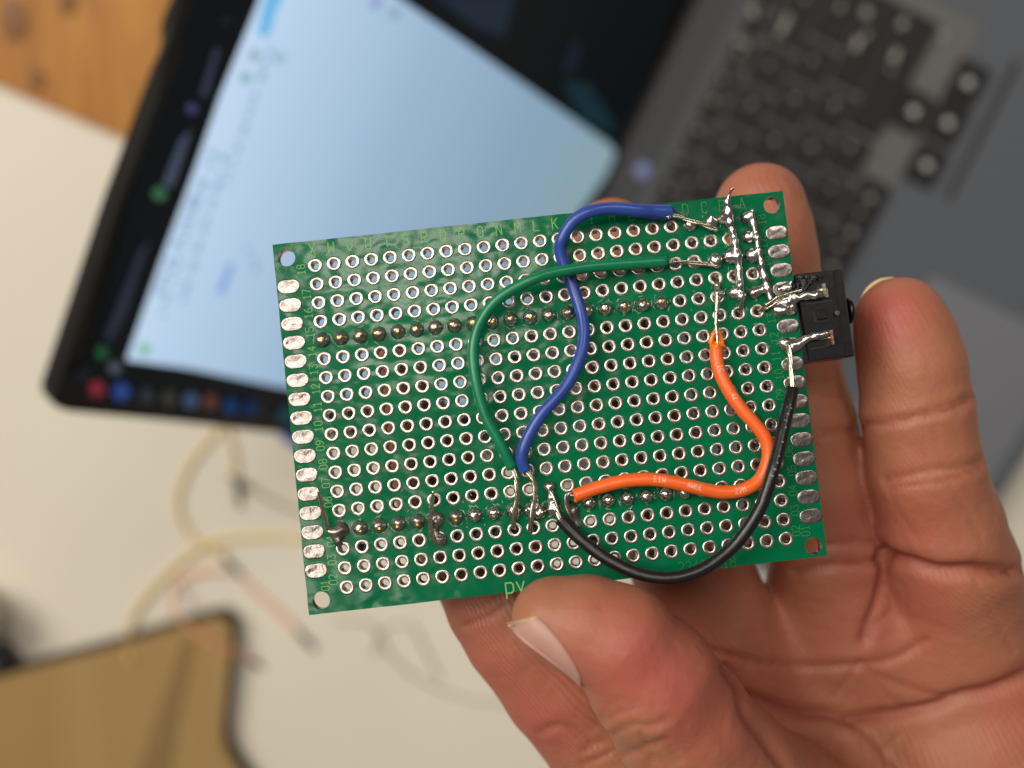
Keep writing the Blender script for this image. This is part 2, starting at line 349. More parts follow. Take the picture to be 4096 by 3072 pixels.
# loose jumper wires on the desk
M['yw'] = mat('yellow_insulation', srgb(232, 204, 120), .45); M['ow'] = mat('pale_orange_insulation', srgb(238, 172, 134), .45); M['gw'] = mat('grey_insulation', srgb(190, 184, 166), .45); M['bw'] = mat('blue_wire', srgb(60, 70, 190), .4); M['conn'] = mat('connector_black', srgb(38, 38, 40), .4)
def jumper(pts, r, m, label, ends=(0, 1), zs=None):
    zs = zs or [r + .2] * len(pts)
    p = [tab(x, y, z) for (x, y), z in zip(pts, zs)]; c = tab(pts[0][0], pts[0][1]); path = catmull(p, 8) - c
    root = empty('jumper_wire', Matrix.Translation(tuple(c)))
    v, f = tube(path, r * S_, 10); link('insulation', mesh_of('insulation', v, f, m), root)
    for e in ends:
        i, j = (0, 2) if e == 0 else (-1, -3); a = path[i]; t = nrm(path[i] - path[j])
        if e == 0 or e == 1:
            v, f = tube([a - t * .001, a + t * .0115], .0013, 4); v, f = list(v), f
            link('connector', mesh_of('connector', v, f, M['conn'], False), root)
    tag(root, label, 'wire', 'loose jumper wires on the desk')
jumper([(880, 1715), (770, 1850), (715, 1990), (745, 2120), (860, 2205), (900, 2215)], .95, M['yw'], 'yellow jumper wire curving down from the laptop screen corner', ())
jumper([(905, 1700), (935, 1800), (950, 1930)], .9, M['yw'], 'short straight yellow jumper wire with black connector near the green board', (1,))
jumper([(1290, 2165), (1100, 2150), (900, 2160), (770, 2215), (640, 2330), (545, 2450), (505, 2570), (520, 2635)], 1.0, M['yw'], 'long yellow jumper wire reaching the brown board edge', (), [2.1] * 6 + [6, 13])
jumper([(960, 2300), (1040, 2380), (1120, 2450), (1195, 2530)], .85, M['ow'], 'pale orange jumper wire between two black connectors', (0, 1))
jumper([(900, 2290), (800, 2290), (710, 2340), (695, 2430), (760, 2510), (880, 2580), (1010, 2650)], .95, M['ow'], 'pale orange jumper wire looping over the brown board corner', (1,), [2, 2, 2.5, 12.5, 12.9, 12.5, 3])
jumper([(1330, 2480), (1480, 2500), (1560, 2620), (1680, 2720), (1850, 2790), (2080, 2820)], .8, M['gw'], 'grey jumper wire passing behind the index finger', ())
jumper([(1490, 2620), (1530, 2520), (1640, 2500), (1700, 2600), (1760, 2720)], .7, M['gw'], 'grey jumper wire arching over the desk under the green board', ())
jumper([(1010, 1960), (1100, 2010), (1200, 2050), (1330, 2080)], 1.2, M['gw'], 'thin grey jumper wire left of the green board edge', (0,))
jumper([(1130, 1735), (1165, 1760), (1220, 1790)], 2.4, M['bw'], 'short blue wire peeking out between laptop screen and green board', ())

# ================================================================== LAPTOP
Lx = np.array([dv, mv, Nv])                   # rows: local axes in camera space (x along hinge, y to the palm rest, z up)
def cam_frame(origin, ax, ay, az):
    R_ = np.array([A @ ax, A @ ay, A @ az]).T; o = W(np.array(origin, float))
    return Matrix([[*R_[0], o[0]], [*R_[1], o[1]], [*R_[2], o[2]], [0, 0, 0, 1]])
# local frame: x = -dv gives right handed with y = mv, z = Nv?
sx = 1 if np.dot(np.cross(dv, mv), Nv) > 0 else -1
lap = empty('laptop', cam_frame(HINGE - Nv * DECK_H, dv * sx, mv, Nv))
def dk(px, py, h=0):                          # pixel -> deck-local (x, y) mm at height h over the deck surface
    r = P(px, py, 1.0); base = HINGE + Nv * h; t = base.dot(Nv) / r.dot(Nv); q_ = r * t - HINGE
    return np.array((q_.dot(dv) * sx, q_.dot(mv)))
def lpart(name, v, f, m, parent=None, smooth=False): return link(name, mesh_of(name, [tuple(np.array(p) * S_) for p in v], f, m, smooth), parent or lap)
yend = dk(4000, 2000)[1]
xa, xb = sorted((-172 * sx, 160 * sx))
yhb = 9
z0 = 1.5
v, f = prism(rrect(xa, xb, yhb - 9, yend, 6), z0, DECK_H); v, f = bevel_box(v, f, 1.2); lpart('base', v, f, M['deck'])
v, f = prism(rrect(xa + 60, xb - 60, -6.5, -.2, 2), DECK_H - 9, DECK_H + 3); lpart('hinge', *bevel_box(v, f, 1), M['lid'])
# keyboard well and keys
y0k = dk(2700, 640)[1] - 2; y1k = 105.5
w0, w1 = sorted((dk(2700, 640)[0] + 55 * sx, dk(2965, -400)[0]))
v, f = prism(rrect(w0, w1, y0k, y1k, 3), DECK_H + .05, DECK_H + .3); lpart('keyboard_tray', v, f, M['well'])
def key_mesh(w, h):
    v, f = prism(rrect(-w / 2, w / 2, -h / 2, h / 2, 1.4, 3), 0, 1.9)
    v = [((x * (.95 if z > 1 else 1)), (y * (.93 if z > 1 else 1)), z) for x, y, z in v]
    return mesh_of('key', [tuple(np.array(p) * S_) for p in v], f, M['key'], False)
KM = {}; KEYS = []
def key(cx, cy, w, h, lw=2.6, lh=2.6, off=(0, 0)):
    k = (round(w, 1), round(h, 1))
    if k not in KM: KM[k] = key_mesh(*k)
    o = link('key', KM[k], lap, Matrix.Translation((cx * S_, cy * S_, (DECK_H + .3) * S_)))
    kk = ('l', round(lw, 1), round(lh, 1))
    if kk not in KM:
        v, f = box(-lw / 2, lw / 2, -lh / 2, lh / 2, 1.9, 1.93); KM[kk] = mesh_of('legend', [tuple(np.array(p) * S_) for p in v], f, M['legend' if lh > 3.15 else 'legend_dim'], False)
    link('legend', KM[kk], o, Matrix.Translation((off[0] * S_, off[1] * S_, 0))); KEYS.append((cx, cy, o)); return o
xr = dk(3872, 330)[0]                         # right arrow
rows = [(y0k + 6, 9.0, 12.2), (y0k + 19, 14.0, 17.4), (y0k + 34, 14.0, 17.4), (y0k + 49, 14.0, 17.4), (y0k + 64, 14.0, 17.4), (y0k + 79.5, 14.2, 17.4)]
rr = random.Random(3)
for ri, (cy, h, pitch) in enumerate(rows):
    x = xr + (-10 if ri else -10) * -sx * -1
    x = xr - sx * 14
    x += sx * (0, 3, 8, 12, 20, 30)[ri] * .0
    first = {0: 1, 1: 2.0, 2: 1.5, 3: 2.2, 4: 2.9, 5: 1}[ri]
    n = 0
    while (x * sx) < (w1 if sx > 0 else -w0) - pitch * .6 and n < 20:
        wk = pitch * (first if n == 0 else 1) - 1.5
        cx = x + sx * wk / 2
        if ri == 5 and n in (1,): pass
        ok = True
        if ri == 5 and abs(cx - xr) < 48: ok = False
        if ok:
            key(cx, cy, wk, h, *((1.6, 2.2) if ri == 0 else rr.choice(((1.9, 2.0), (1.5, 2.4), (1.5, 1.6), (3.0, 1.4)))), off=(rr.uniform(-1, 3) * -sx, rr.uniform(-2.5, 0)))
        x += sx * (wk + 1.5); n += 1
# arrow cluster measured in the photo, with the two function keys below it
for (px, py) in ((3654, 445), (3792, 491), (3872, 330), (3707, 660)):
    c = dk(px, py, 2); key(c[0], c[1], 16.2, 13.4, 3.0, 3.3)
for (px, py) in ((3481, 790), (3405, 928), (3330, 1065)):
    c = dk(px, py, 2); key(c[0], c[1], 14.4, 13.4, 2.4, 2.6)
for (px, py, lw, lh) in ((3136, 100, 8.5, 2.2), (3427, 176, 4.5, 2.6), (3581, 222, 4.5, 2.6), (3772, 146, 2.4, 2.4), (3010, 45, 2.4, 3.2), (2960, 165, 2.2, 3), (3465, 50, 3, 3), (3610, 95, 3, 2.6), (2980, 175, 2, 3)):
    c = dk(px, py, 2); k0 = min(KEYS, key=lambda t: (t[0] - c[0]) ** 2 + (t[1] - c[1]) ** 2)
    v, f = box(-lw / 2, lw / 2, -lh / 2, lh / 2, 1.935, 1.96); o = link('legend', mesh_of('legend', [tuple(np.array(p) * S_) for p in v], f, M['legend_dim'], False), k0[2], Matrix.Translation(((c[0] - k0[0]) * S_, (c[1] - k0[1]) * S_, 0)))
# recess line round the arrow keys and palm rest
a_ = dk(4070, 250); b_ = dk(3790, 800)
v, f = prism([(a_[0], a_[1] - 1.6), (b_[0], b_[1] - 1.6), (b_[0], b_[1] + 1.2), (a_[0], a_[1] + 1.2)], DECK_H + .05, DECK_H + .2); lpart('tray_lip', v, f, M['lip'])
v, f = prism([(xa + 1, 1), (xb - 1, 1), (xb - 1, y0k - 4), (xa + 1, y0k - 4)], DECK_H + .05, DECK_H + .2); lpart('shaded_deck_strip', v, f, M['strip'])  # deck by the hinge, shade of the screen put into a darker colour
t0, t1 = sorted((dk(3560, 1020)[0], dk(3560, 1020)[0] + 105 * sx)); ty = dk(3800, 1110)[1]
v, f = prism(rrect(t0, t1, ty - 8, min(ty + 62, yend - 8), 3), DECK_H + .05, DECK_H + .35); lpart('touchpad', v, f, M['pad2'])
c = dk(2570, 682, 1); v, f = lathe([(3.0, DECK_H + .02), (3.0, DECK_H + .9), (2.6, DECK_H + 1.1), (.05, DECK_H + 1.1)], 20)
lpart('power_button', [(x + c[0], y + c[1], z) for x, y, z in v], f, emi('button_glow', srgb(130, 135, 175), .8), smooth=True)
# lid: plane through the hinge line, local frame x along hinge, y up the lid
Ln = np.cross(dv * sx, -ev); lidfront = nrm(Ln)
if lidfront.dot(P(1500, 500, 200)) > 0: lidfront = -lidfront          # faces the camera
def ld(px, py, h=0):                          # pixel -> (s along hinge, t up the lid) mm
    r = P(px, py, 1.0); base = HINGE + lidfront * h; t = base.dot(lidfront) / r.dot(lidfront); q_ = r * t - HINGE
    return np.array((q_.dot(dv), q_.dot(-ev)))
L2W = cam_frame(HINGE, dv, -ev, lidfront); lapinv = lap.matrix_world.inverted()
def lidpart(name, polypx, h0, h1, m, parent=None, raw=None, bev=0):
    poly = raw if raw is not None else [tuple(ld(x, y, h1)) for x, y in polypx]
    v, f = prism(poly, h0, h1)
    if bev: v, f = bevel_box(v, f, bev)
    v = [tuple((lapinv @ L2W) @ Vector(tuple(np.array(p) * S_))) for p in v]
    return link(name, mesh_of(name, v, f, m, False), parent or lap)
TL = ld(190, 1628); 
tops = ld(700, 120); topt = ld(455, 830)[1]
s_lo = ld(860, -700)[0]
lidpoly = [tuple(ld(*p)) for p in ((200, 1590), (225, 1632), (280, 1650), (700, 1690), (1180, 1745), (2000, 1815))]
outer = [(s_, t_) for s_, t_ in lidpoly] + [(ld(2000, 1815)[0] + 4, 2), (-175, 2)] + [tuple(ld(*p)) for p in ((1000, -800), (745, 0), (690, 130), (697, 210), (655, 300), (460, 820))]
lid = lidpart('lid', None, -6.5, 0, M['lid'], raw=outer, bev=.8)
# gasket strip along the lid's outer edge
lidpart('bezel_strip', [(748, 0), (695, 140), (700, 215), (655, 310), (460, 832), (205, 1592), (228, 1600), (488, 835), (688, 312), (725, 215), (722, 140), (775, 0)], .1, .9, M['rubber'])
scr = lidpart('screen', [(800, -300), (330, 1530), (2080, 1720), (2800, -300)], .1, .5, emi('screen_dark', srgb(4, 9, 13), 1))
# the light window: viewing-angle falloff painted into its glow as a soft tone ramp
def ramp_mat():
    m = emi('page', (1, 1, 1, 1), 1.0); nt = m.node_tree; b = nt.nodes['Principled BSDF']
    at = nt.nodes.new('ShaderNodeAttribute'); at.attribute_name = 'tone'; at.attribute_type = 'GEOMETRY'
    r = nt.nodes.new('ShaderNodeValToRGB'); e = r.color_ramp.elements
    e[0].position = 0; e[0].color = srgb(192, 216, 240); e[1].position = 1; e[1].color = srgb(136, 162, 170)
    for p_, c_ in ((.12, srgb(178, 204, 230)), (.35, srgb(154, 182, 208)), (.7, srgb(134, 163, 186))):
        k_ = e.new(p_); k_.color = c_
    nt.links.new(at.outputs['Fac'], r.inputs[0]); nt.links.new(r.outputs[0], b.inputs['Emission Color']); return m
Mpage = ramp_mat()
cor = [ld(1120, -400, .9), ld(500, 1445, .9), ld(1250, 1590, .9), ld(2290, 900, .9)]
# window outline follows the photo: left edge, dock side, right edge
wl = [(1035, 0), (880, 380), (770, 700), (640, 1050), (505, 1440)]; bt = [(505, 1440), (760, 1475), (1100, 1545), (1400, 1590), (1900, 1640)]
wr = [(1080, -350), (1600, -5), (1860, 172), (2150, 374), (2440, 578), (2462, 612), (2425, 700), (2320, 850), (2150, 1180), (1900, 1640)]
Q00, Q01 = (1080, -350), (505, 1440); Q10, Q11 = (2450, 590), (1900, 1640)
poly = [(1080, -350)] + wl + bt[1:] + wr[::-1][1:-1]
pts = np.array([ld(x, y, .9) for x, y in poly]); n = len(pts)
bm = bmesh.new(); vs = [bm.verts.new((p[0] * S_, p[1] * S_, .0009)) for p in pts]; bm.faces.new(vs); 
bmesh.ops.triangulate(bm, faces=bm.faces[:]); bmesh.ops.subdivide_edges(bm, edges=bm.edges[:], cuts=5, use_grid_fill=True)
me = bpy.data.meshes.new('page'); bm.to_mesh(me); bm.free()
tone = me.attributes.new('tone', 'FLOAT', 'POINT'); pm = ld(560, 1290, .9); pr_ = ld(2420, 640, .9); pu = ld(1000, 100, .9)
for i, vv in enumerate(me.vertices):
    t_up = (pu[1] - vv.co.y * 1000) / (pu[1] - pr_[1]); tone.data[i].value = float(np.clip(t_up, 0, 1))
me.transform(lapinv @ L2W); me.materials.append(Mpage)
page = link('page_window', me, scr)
def disp(name, px, c, s=1.0, h=1.3):
    return lidpart(name, px, h - .2, h, emi(name, c, s), scr)
def circ(cx, cy, r, n=12): return [(cx + r * math.cos(2 * math.pi * k / n), cy + r * math.sin(2 * math.pi * k / n)) for k in range(n)]
for cx, cy, r, c_ in ((388, 1556, 32, (215, 70, 95)), (486, 1568, 36, (74, 118, 225)), (586, 1583, 30, (84, 88, 104)), (676, 1593, 30, (96, 98, 88)), (764, 1602, 30, (104, 146, 190)), (842, 1608, 30, (158, 92, 86)), (922, 1626, 30, (16, 96, 170)), (1003, 1632, 30, (4, 70, 140))):
    disp('dock_icon', circ(cx, cy, r), srgb(*c_), .27)
disp('dock_glow', circ(1140, 1660, 30), srgb(0, 60, 70), 1)
for cx, cy, r, c_ in ((638, 776, 28, (84, 150, 110)), (408, 1412, 24, (50, 120, 80)), (768, 436, 22, (92, 98, 140)), (460, 1472, 24, (110, 124, 140)), (905, 85, 18, (44, 48, 66)), (330, 1500, 30, (36, 40, 48))):
    disp('tab_icon', circ(cx, cy, r), srgb(*c_), .42)
disp('tab_title', [(722, 560), (765, 520), (728, 640), (690, 750), (650, 740)], srgb(64, 74, 92), 1)
disp('tab_title', [(800, 380), (862, 190), (880, 200), (825, 390)], srgb(52, 56, 74), 1)
disp('tab_title', [(560, 1000), (600, 960), (500, 1260), (440, 1370), (425, 1340)], srgb(42, 46, 60), 1)
disp('blue_button', [(1070, -30), (1140, -30), (1100, 60), (1080, 140), (1050, 150), (1035, 130), (1045, 60)], srgb(112, 184, 228), 1)
disp('page_mark', circ(1020, 222, 20), srgb(128, 160, 176), 1); disp('page_mark', circ(985, 312, 22), srgb(136, 168, 182), 1)
disp('page_mark', circ(1120, 232, 24), srgb(150, 182, 208), 1); disp('page_mark', circ(895, 635, 16), srgb(140, 168, 196), 1)
disp('page_mark', [(920, 1050), (940, 1060), (890, 1180), (868, 1170)], srgb(124, 156, 212), 1)
disp('page_mark', circ(580, 1398, 22), srgb(104, 178, 140), 1)
disp('page_mark', circ(1505, 10, 26), srgb(140, 160, 205), 1); disp('page_mark', circ(1580, 55, 24), srgb(140, 165, 188), 1)
rl = random.Random(5)
for (x0, y0, x1, y1, nn) in ((1085, 190, 900, 760, 13), (850, 620, 640, 1290, 16), (890, 680, 720, 1240, 14), (780, 780, 620, 1200, 12), (1000, 1000, 1040, 1090, 3)):
    for k in range(nn):
        t = (k + rl.uniform(-.3, .3)) / nn; x = x0 + (x1 - x0) * t; y = y0 + (y1 - y0) * t; L = rl.uniform(10, 24)
        disp('text_line', [(x - 8, y - 3), (x + 10, y - 3), (x + 6 - L * .25, y + L), (x - 12 - L * .25, y + L)], srgb(132, 160, 196), 1, 1.25)
disp('background_window', [(1730, -20), (2060, -20), (2020, 150), (1900, 110)], srgb(24, 36, 50), 1)
disp('background_window', [(2250, 330), (2350, 330), (2440, 470), (2470, 540), (2330, 480)], srgb(16, 42, 52), 1)
disp('background_window', [(2290, 160), (2330, 180), (2290, 300), (2245, 290)], srgb(20, 28, 40), 1)
tag(lap, 'open black laptop with lit blue white page on screen and grey keyboard deck', 'laptop')

# ================================================================== CIRCUIT BOARD
def rotv(r):
    th = np.linalg.norm(r); k = r / th; K = np.array([[0, -k[2], k[1]], [k[2], 0, -k[0]], [-k[1], k[0], 0]]); return np.eye(3) + math.sin(th) * K + (1 - math.cos(th)) * K @ K
RB = rotv(np.array([-6.19244999e-02, 1.24902009e-04, -1.09134874e-01])); TB = np.array([4.88658470, 2.26662110, 138.266036])
BU, BV, BW = RB[:, 0], -RB[:, 1], -RB[:, 2]
board = empty('circuit_board', cam_frame(TB, BU, BV, BW))
def B(px, py, h=0.0):                         # pixel -> board-local mm at height h over the board face
    r = P(px, py, 1.0); base = TB + BW * h; t = base.dot(BW) / r.dot(BW); q_ = r * t - TB
    return np.array((q_.dot(BU), q_.dot(BV), h))
def bpart(name, v, f, m, parent=None, smooth=True): return link(name, mesh_of(name, [tuple(np.array(p) * S_) for p in v], f, m, smooth), parent or board)
def inst(name, me, x, y, z=0, rot=0, parent=None): return link(name, me, parent or board, Matrix.Translation((x * S_, y * S_, z * S_)) @ Matrix.Rotation(rot, 4, 'Z'))
def hole(c, r): return (-29.21 + 2.54 * c, -21.59 + 2.54 * (r - 1))
# substrate: outline with every drilled hole, as real openings
cu = bpy.data.curves.new('substrate', 'CURVE'); cu.dimensions = '2D'; cu.fill_mode = 'BOTH'; cu.extrude = .0008; cu.resolution_u = 1
def spline(pts):
    s = cu.splines.new('POLY'); s.points.add(len(pts) - 1)
    for p_, q_ in zip(s.points, pts): p_.co = (q_[0] * S_, q_[1] * S_, 0, 1)
    s.use_cyclic_u = True
cor = [B(1090, 979)[:2], B(1236, 2461)[:2], B(3309, 2223)[:2], B(3131, 763)[:2]]
outl = []
for i in range(4):
    a, b = cor[i], cor[(i + 1) % 4]
    for k in range(30):
        t = k / 30; j = random.uniform(-.04, .04) if k else 0; d_ = nrm(b - a); outl.append(a + (b - a) * t + np.array((-d_[1], d_[0])) * j)
spline(outl)
for c in range(24):
    for r in range(1, 19):
        x, y = hole(c, r); spline([(x + .53 * math.cos(-2 * math.pi * k / 14), y + .53 * math.sin(-2 * math.pi * k / 14)) for k in range(14)])
MH = [(*B(1146, 1031)[:2], 1.19), (*B(3088, 821)[:2], 1.15), (*B(1284, 2402)[:2], 1.19), (*B(3254, 2184)[:2], 1.12)]
for x, y, r in MH: spline([(x + r * math.cos(-2 * math.pi * k / 32), y + r * math.sin(-2 * math.pi * k / 32)) for k in range(32)])
tmp = bpy.data.objects.new('tmp', cu); COL.objects.link(tmp); bpy.context.view_layer.update()
me = bpy.data.meshes.new_from_object(tmp.evaluated_get(bpy.context.evaluated_depsgraph_get())); bpy.data.objects.remove(tmp)
me.name = 'substrate'; me.materials.clear(); me.materials.append(M['mask']); me.materials.append(M['fibre'])
for p_ in me.polygons:
    p_.material_index = 1 if abs(p_.normal.z) < .5 else 0; p_.use_smooth = False
sub = link('substrate', me, board, Matrix.Translation((0, 0, -.0008)))
# plated rings
def ring_mesh(seed):
    rg = random.Random(seed); prof = [(.995, .010), (.975, .045), (.80, .055), (.60, .052), (.548, .02), (.51, -.10), (.485, -.4), (.48, -1.62)]
    v, f = lathe(prof, 18); out = []
    for i, (x, y, z) in enumerate(v):
        if z > -.05:
            nn = mnoise.noise(Vector((x * 1.6 + seed * 7, y * 1.6, seed))); s = 1 + .035 * nn; z = z + .022 * nn * (z > .02); x *= s; y *= s
        out.append((x, y, z))
    return mesh_of('pad_ring', [tuple(np.array(p) * S_) for p in out], f, M['tin'])
rings = [ring_mesh(i) for i in range(6)]
covered = set((c, 14) for c in range(19)) | set((c, 4) for c in range(19)) | {(22, 18), (23, 18), (23, 17), (23, 16), (22, 16), (23, 14), (22, 14), (21, 16), (21, 18), (20, 18), (11, 5)}
allr = [(c, r) for c in range(24) for r in range(1, 19) if (c, r) not in covered]
def behind_thumb(c, r):
    return r <= 1 and 9 <= c <= 15
far = sorted(allr, key=lambda t: (0 if behind_thumb(*t) else 1, 0 if t[0] % 2 == 0 and t[1] % 2 == 0 and t[0] > 3 else 1, -t[0]))
rest = set(far[:max(0, len(allr) - 296)]); vv, ff, nb = [], [], 0
for c, r in allr:
    x, y = hole(c, r); rt = random.uniform(0, 6.28); g = rings[random.randrange(6)]
    if (c, r) in rest:
        ca, sa = math.cos(rt), math.sin(rt)
        for q_ in g.vertices: vv.append((q_.co.x * ca - q_.co.y * sa + x * S_, q_.co.x * sa + q_.co.y * ca + y * S_, q_.co.z))
        for p_ in g.polygons: ff.append(tuple(i + nb for i in p_.vertices))
        nb += len(g.vertices)
    else: inst('pad_ring', g, x, y, 0, rt)
o = link('pad_ring_field', mesh_of('pad_ring_field', vv, ff, M['tin']), board); o['kind'] = 'stuff'
# edge pads
def stadium(w, h, n=10):
    r = h / 2; L = w / 2 - r; return [(L + r * math.cos(math.radians(-90 + 180 * k / n)), r * math.sin(math.radians(-90 + 180 * k / n))) for k in range(n + 1)] + [(-L + r * math.cos(math.radians(90 + 180 * k / n)), r * math.sin(math.radians(90 + 180 * k / n))) for k in range(n + 1)]
def edge_mesh(seed, dish):
    base = stadium(3.05, 1.98); V = []; lv = [(1, .01), (.975, .055), (.88, .075), (.74, .075 if dish else .085), (.5, .065 if dish else .10), (.25, .06 if dish else .105)]
    n = len(base)
    for s, z in lv:
        for x, y in base:
            X, Y = x - (1 - s) * .98 * np.sign(x) * min(1, abs(x)), y * s
            nn = mnoise.noise(Vector((X * 1.1 + seed * 5, Y * 1.3, seed))) + .5 * mnoise.noise(Vector((X * 3 + seed * 5, Y * 2, seed)))
            V.append((X, Y, max(.03, z + (.06 if dish else .05) * nn) if s < .8 else z))
    V.append((0, 0, lv[-1][1])); Fc = []
    for i in range(len(lv) - 1):
        for k in range(n): k2 = (k + 1) % n; Fc.append((i * n + k, i * n + k2, (i + 1) * n + k2, (i + 1) * n + k))
    for k in range(n): Fc.append(((len(lv) - 1) * n + k, (len(lv) - 1) * n + (k + 1) % n, len(V) - 1))
    return mesh_of('edge_pad', [tuple(np.array(p) * S_) for p in V], Fc, M['pad'])
epl = [edge_mesh(i, True) for i in range(4)]; epr = [edge_mesh(i + 9, False) for i in range(4)]
a0, a1 = B(1155, 1146), B(1265, 2283); b0, b1 = B(3108, 931), B(3244, 2064)
for k in range(16):
    p_ = a0 + (a1 - a0) * k / 15; inst('edge_pad', epl[k % 4], p_[0], p_[1], 0, random.choice((0, math.pi)))
    p_ = b0 + (b1 - b0) * k / 15
    inst('edge_pad', epr[k % 4], p_[0], p_[1], 0, random.choice((0, math.pi)))
# mounting hole linings
for i, (x, y, r) in enumerate(MH):
    v, f = lathe([(r + .02, .02), (r - .02, -.02), (r - .03, -1.6)], 32); v, f = [(a + x, b + y, c) for a, b, c in v], f; bpart('mounting_hole', v, f, M['tin'])

# silkscreen: own single-stroke characters
ST = {'X': '0030 3000', 'A': '', }
GL = {
 'A': [[(0, 0), (1.5, 6), (3, 0)], [(.5, 2), (2.5, 2)]], 'B': [[(0, 0), (0, 6), (2.3, 6), (3, 5.2), (3, 3.8), (2.3, 3.1), (0, 3.1)], [(2.3, 3.1), (3, 2.4), (3, .8), (2.3, 0), (0, 0)]],
 'C': [[(3, 5), (2.3, 6), (.8, 6), (0, 5), (0, 1), (.8, 0), (2.3, 0), (3, 1)]], 'D': [[(0, 0), (0, 6), (2, 6), (3, 5), (3, 1), (2, 0), (0, 0)]],
 'G': [[(3, 5), (2.3, 6), (.8, 6), (0, 5), (0, 1), (.8, 0), (2.3, 0), (3, 1), (3, 3), (1.7, 3)]], 'E': [[(3, 6), (0, 6), (0, 0), (3, 0)], [(0, 3), (2.2, 3)]], 'F': [[(3, 6), (0, 6), (0, 0)], [(0, 3), (2.2, 3)]],
 'H': [[(0, 0), (0, 6)], [(3, 0), (3, 6)], [(0, 3), (3, 3)]], 'I': [[(1.5, 0), (1.5, 6)], [(.7, 0), (2.3, 0)], [(.7, 6), (2.3, 6)]], 'J': [[(3, 6), (3, 1), (2.2, 0), (.8, 0), (0, 1)]],
 'K': [[(0, 0), (0, 6)], [(3, 6), (0, 2.6)], [(1, 3.6), (3, 0)]], 'L': [[(0, 6), (0, 0), (3, 0)]], 'M': [[(0, 0), (0, 6), (1.5, 2.6), (3, 6), (3, 0)]], 'N': [[(0, 0), (0, 6), (3, 0), (3, 6)]],
 'O': [[(.8, 0), (0, 1), (0, 5), (.8, 6), (2.2, 6), (3, 5), (3, 1), (2.2, 0), (.8, 0)]], 'P': [[(0, 0), (0, 6), (2.3, 6), (3, 5.2), (3, 3.6), (2.3, 2.9), (0, 2.9)]],
 'Q': [[(.8, 0), (0, 1), (0, 5), (.8, 6), (2.2, 6), (3, 5), (3, 1), (2.2, 0), (.8, 0)], [(1.8, 1.8), (3.1, -.3)]], 'R': [[(0, 0), (0, 6), (2.3, 6), (3, 5.2), (3, 3.6), (2.3, 2.9), (0, 2.9)], [(1.5, 2.9), (3, 0)]],
 'S': [[(3, 5), (2.3, 6), (.8, 6), (0, 5), (0, 4), (.8, 3.2), (2.2, 2.8), (3, 2), (3, 1), (2.2, 0), (.8, 0), (0, 1)]], 'T': [[(0, 6), (3, 6)], [(1.5, 6), (1.5, 0)]], 'U': [[(0, 6), (0, 1), (.8, 0), (2.2, 0), (3, 1), (3, 6)]],
 'V': [[(0, 6), (0, 2.6), (1.5, 0), (3, 2.6), (3, 6)]], 'W': [[(0, 6), (0, 0), (1.5, 3.2), (3, 0), (3, 6)]], 'X': [[(0, 0), (3, 6)], [(0, 6), (3, 0)]],
 '0': [[(.8, 0), (0, 1), (0, 5), (.8, 6), (2.2, 6), (3, 5), (3, 1), (2.2, 0), (.8, 0)]], '1': [[(.4, 4.8), (1.5, 6), (1.5, 0)], [(.4, 0), (2.6, 0)]], '2': [[(0, 5), (.8, 6), (2.2, 6), (3, 5), (3, 4), (0, 0), (3, 0)]],
 '3': [[(0, 6), (3, 6), (1.4, 3.6), (2.4, 3.4), (3, 2.4), (3, 1), (2.2, 0), (.8, 0), (0, 1)]], '4': [[(2.2, 0), (2.2, 6), (0, 2), (3, 2)]], '5': [[(3, 6), (0, 6), (0, 3.4), (2.2, 3.6), (3, 2.6), (3, 1), (2.2, 0), (.8, 0), (0, 1)]],
 '6': [[(2.8, 6), (1.2, 5), (0, 3), (0, 1), (.8, 0), (2.2, 0), (3, 1), (3, 2.2), (2.2, 3.2), (.2, 2.6)]], '7': [[(0, 6), (3, 6), (1, 0)]],
 '8': [[(.8, 0), (0, .8), (0, 2.2), (.8, 3.1), (2.2, 3.1), (3, 2.2), (3, .8), (2.2, 0), (.8, 0)], [(.8, 3.1), (.2, 3.9), (.2, 5.2), (.8, 6), (2.2, 6), (2.8, 5.2), (2.8, 3.9), (2.2, 3.1)]],
 '9': [[(.4, 0), (1.8, 1), (3, 3), (3, 5), (2.2, 6), (.8, 6), (0, 5), (0, 3.8), (.8, 2.8), (2.8, 3.4)]],
 'p': [[(0, -2), (0, 4), (2.2, 4), (3, 3.2), (3, .8), (2.2, 0), (0, 0)]], 'y': [[(0, 4), (1.5, .4)], [(3, 4), (.8, -2)]], ' ': []}
def glyph(s, x, y, size, ang=0, sw=.075, name='silk_mark', m=None, z=.012, skipw=1.45):
    ca, sa = math.cos(ang), math.sin(ang); V, Fc = [], []; adv = 0; W_ = len(s) * 3 * size / 6 * skipw - 3 * size / 6 * (skipw - 1)
    for ch in s:
        for st in GL[ch]:
            pp = [np.array((px_ * size / 6 + adv - W_ / 2, py_ * size / 6 - size / 2)) for px_, py_ in st]
            for a, b in zip(pp[:-1], pp[1:]):
                d_ = nrm(b - a); nn = np.array((-d_[1], d_[0])) * sw; a2, b2 = a - d_ * sw * .8, b + d_ * sw * .8
                q_ = [a2 + nn, a2 - nn, b2 - nn, b2 + nn]; n0 = len(V)
                for lz in (z, ):
                    for w_ in q_: V.append((x + w_[0] * ca - w_[1] * sa, y + w_[0] * sa + w_[1] * ca, lz))
                Fc.append((n0, n0 + 1, n0 + 2, n0 + 3)); z += .00012
        adv += 3 * size / 6 * skipw
    return bpart(name, V, Fc, m or M['silk'], smooth=False)
for i, ch in enumerate('XWVUTSRQPONMLK'):
    px = 1249 + i * 74.6; py = 998 - i * 7.95
    p_ = B(px, py); glyph(ch, p_[0], p_[1], 1.42, 0, .068, 'silk_letter')
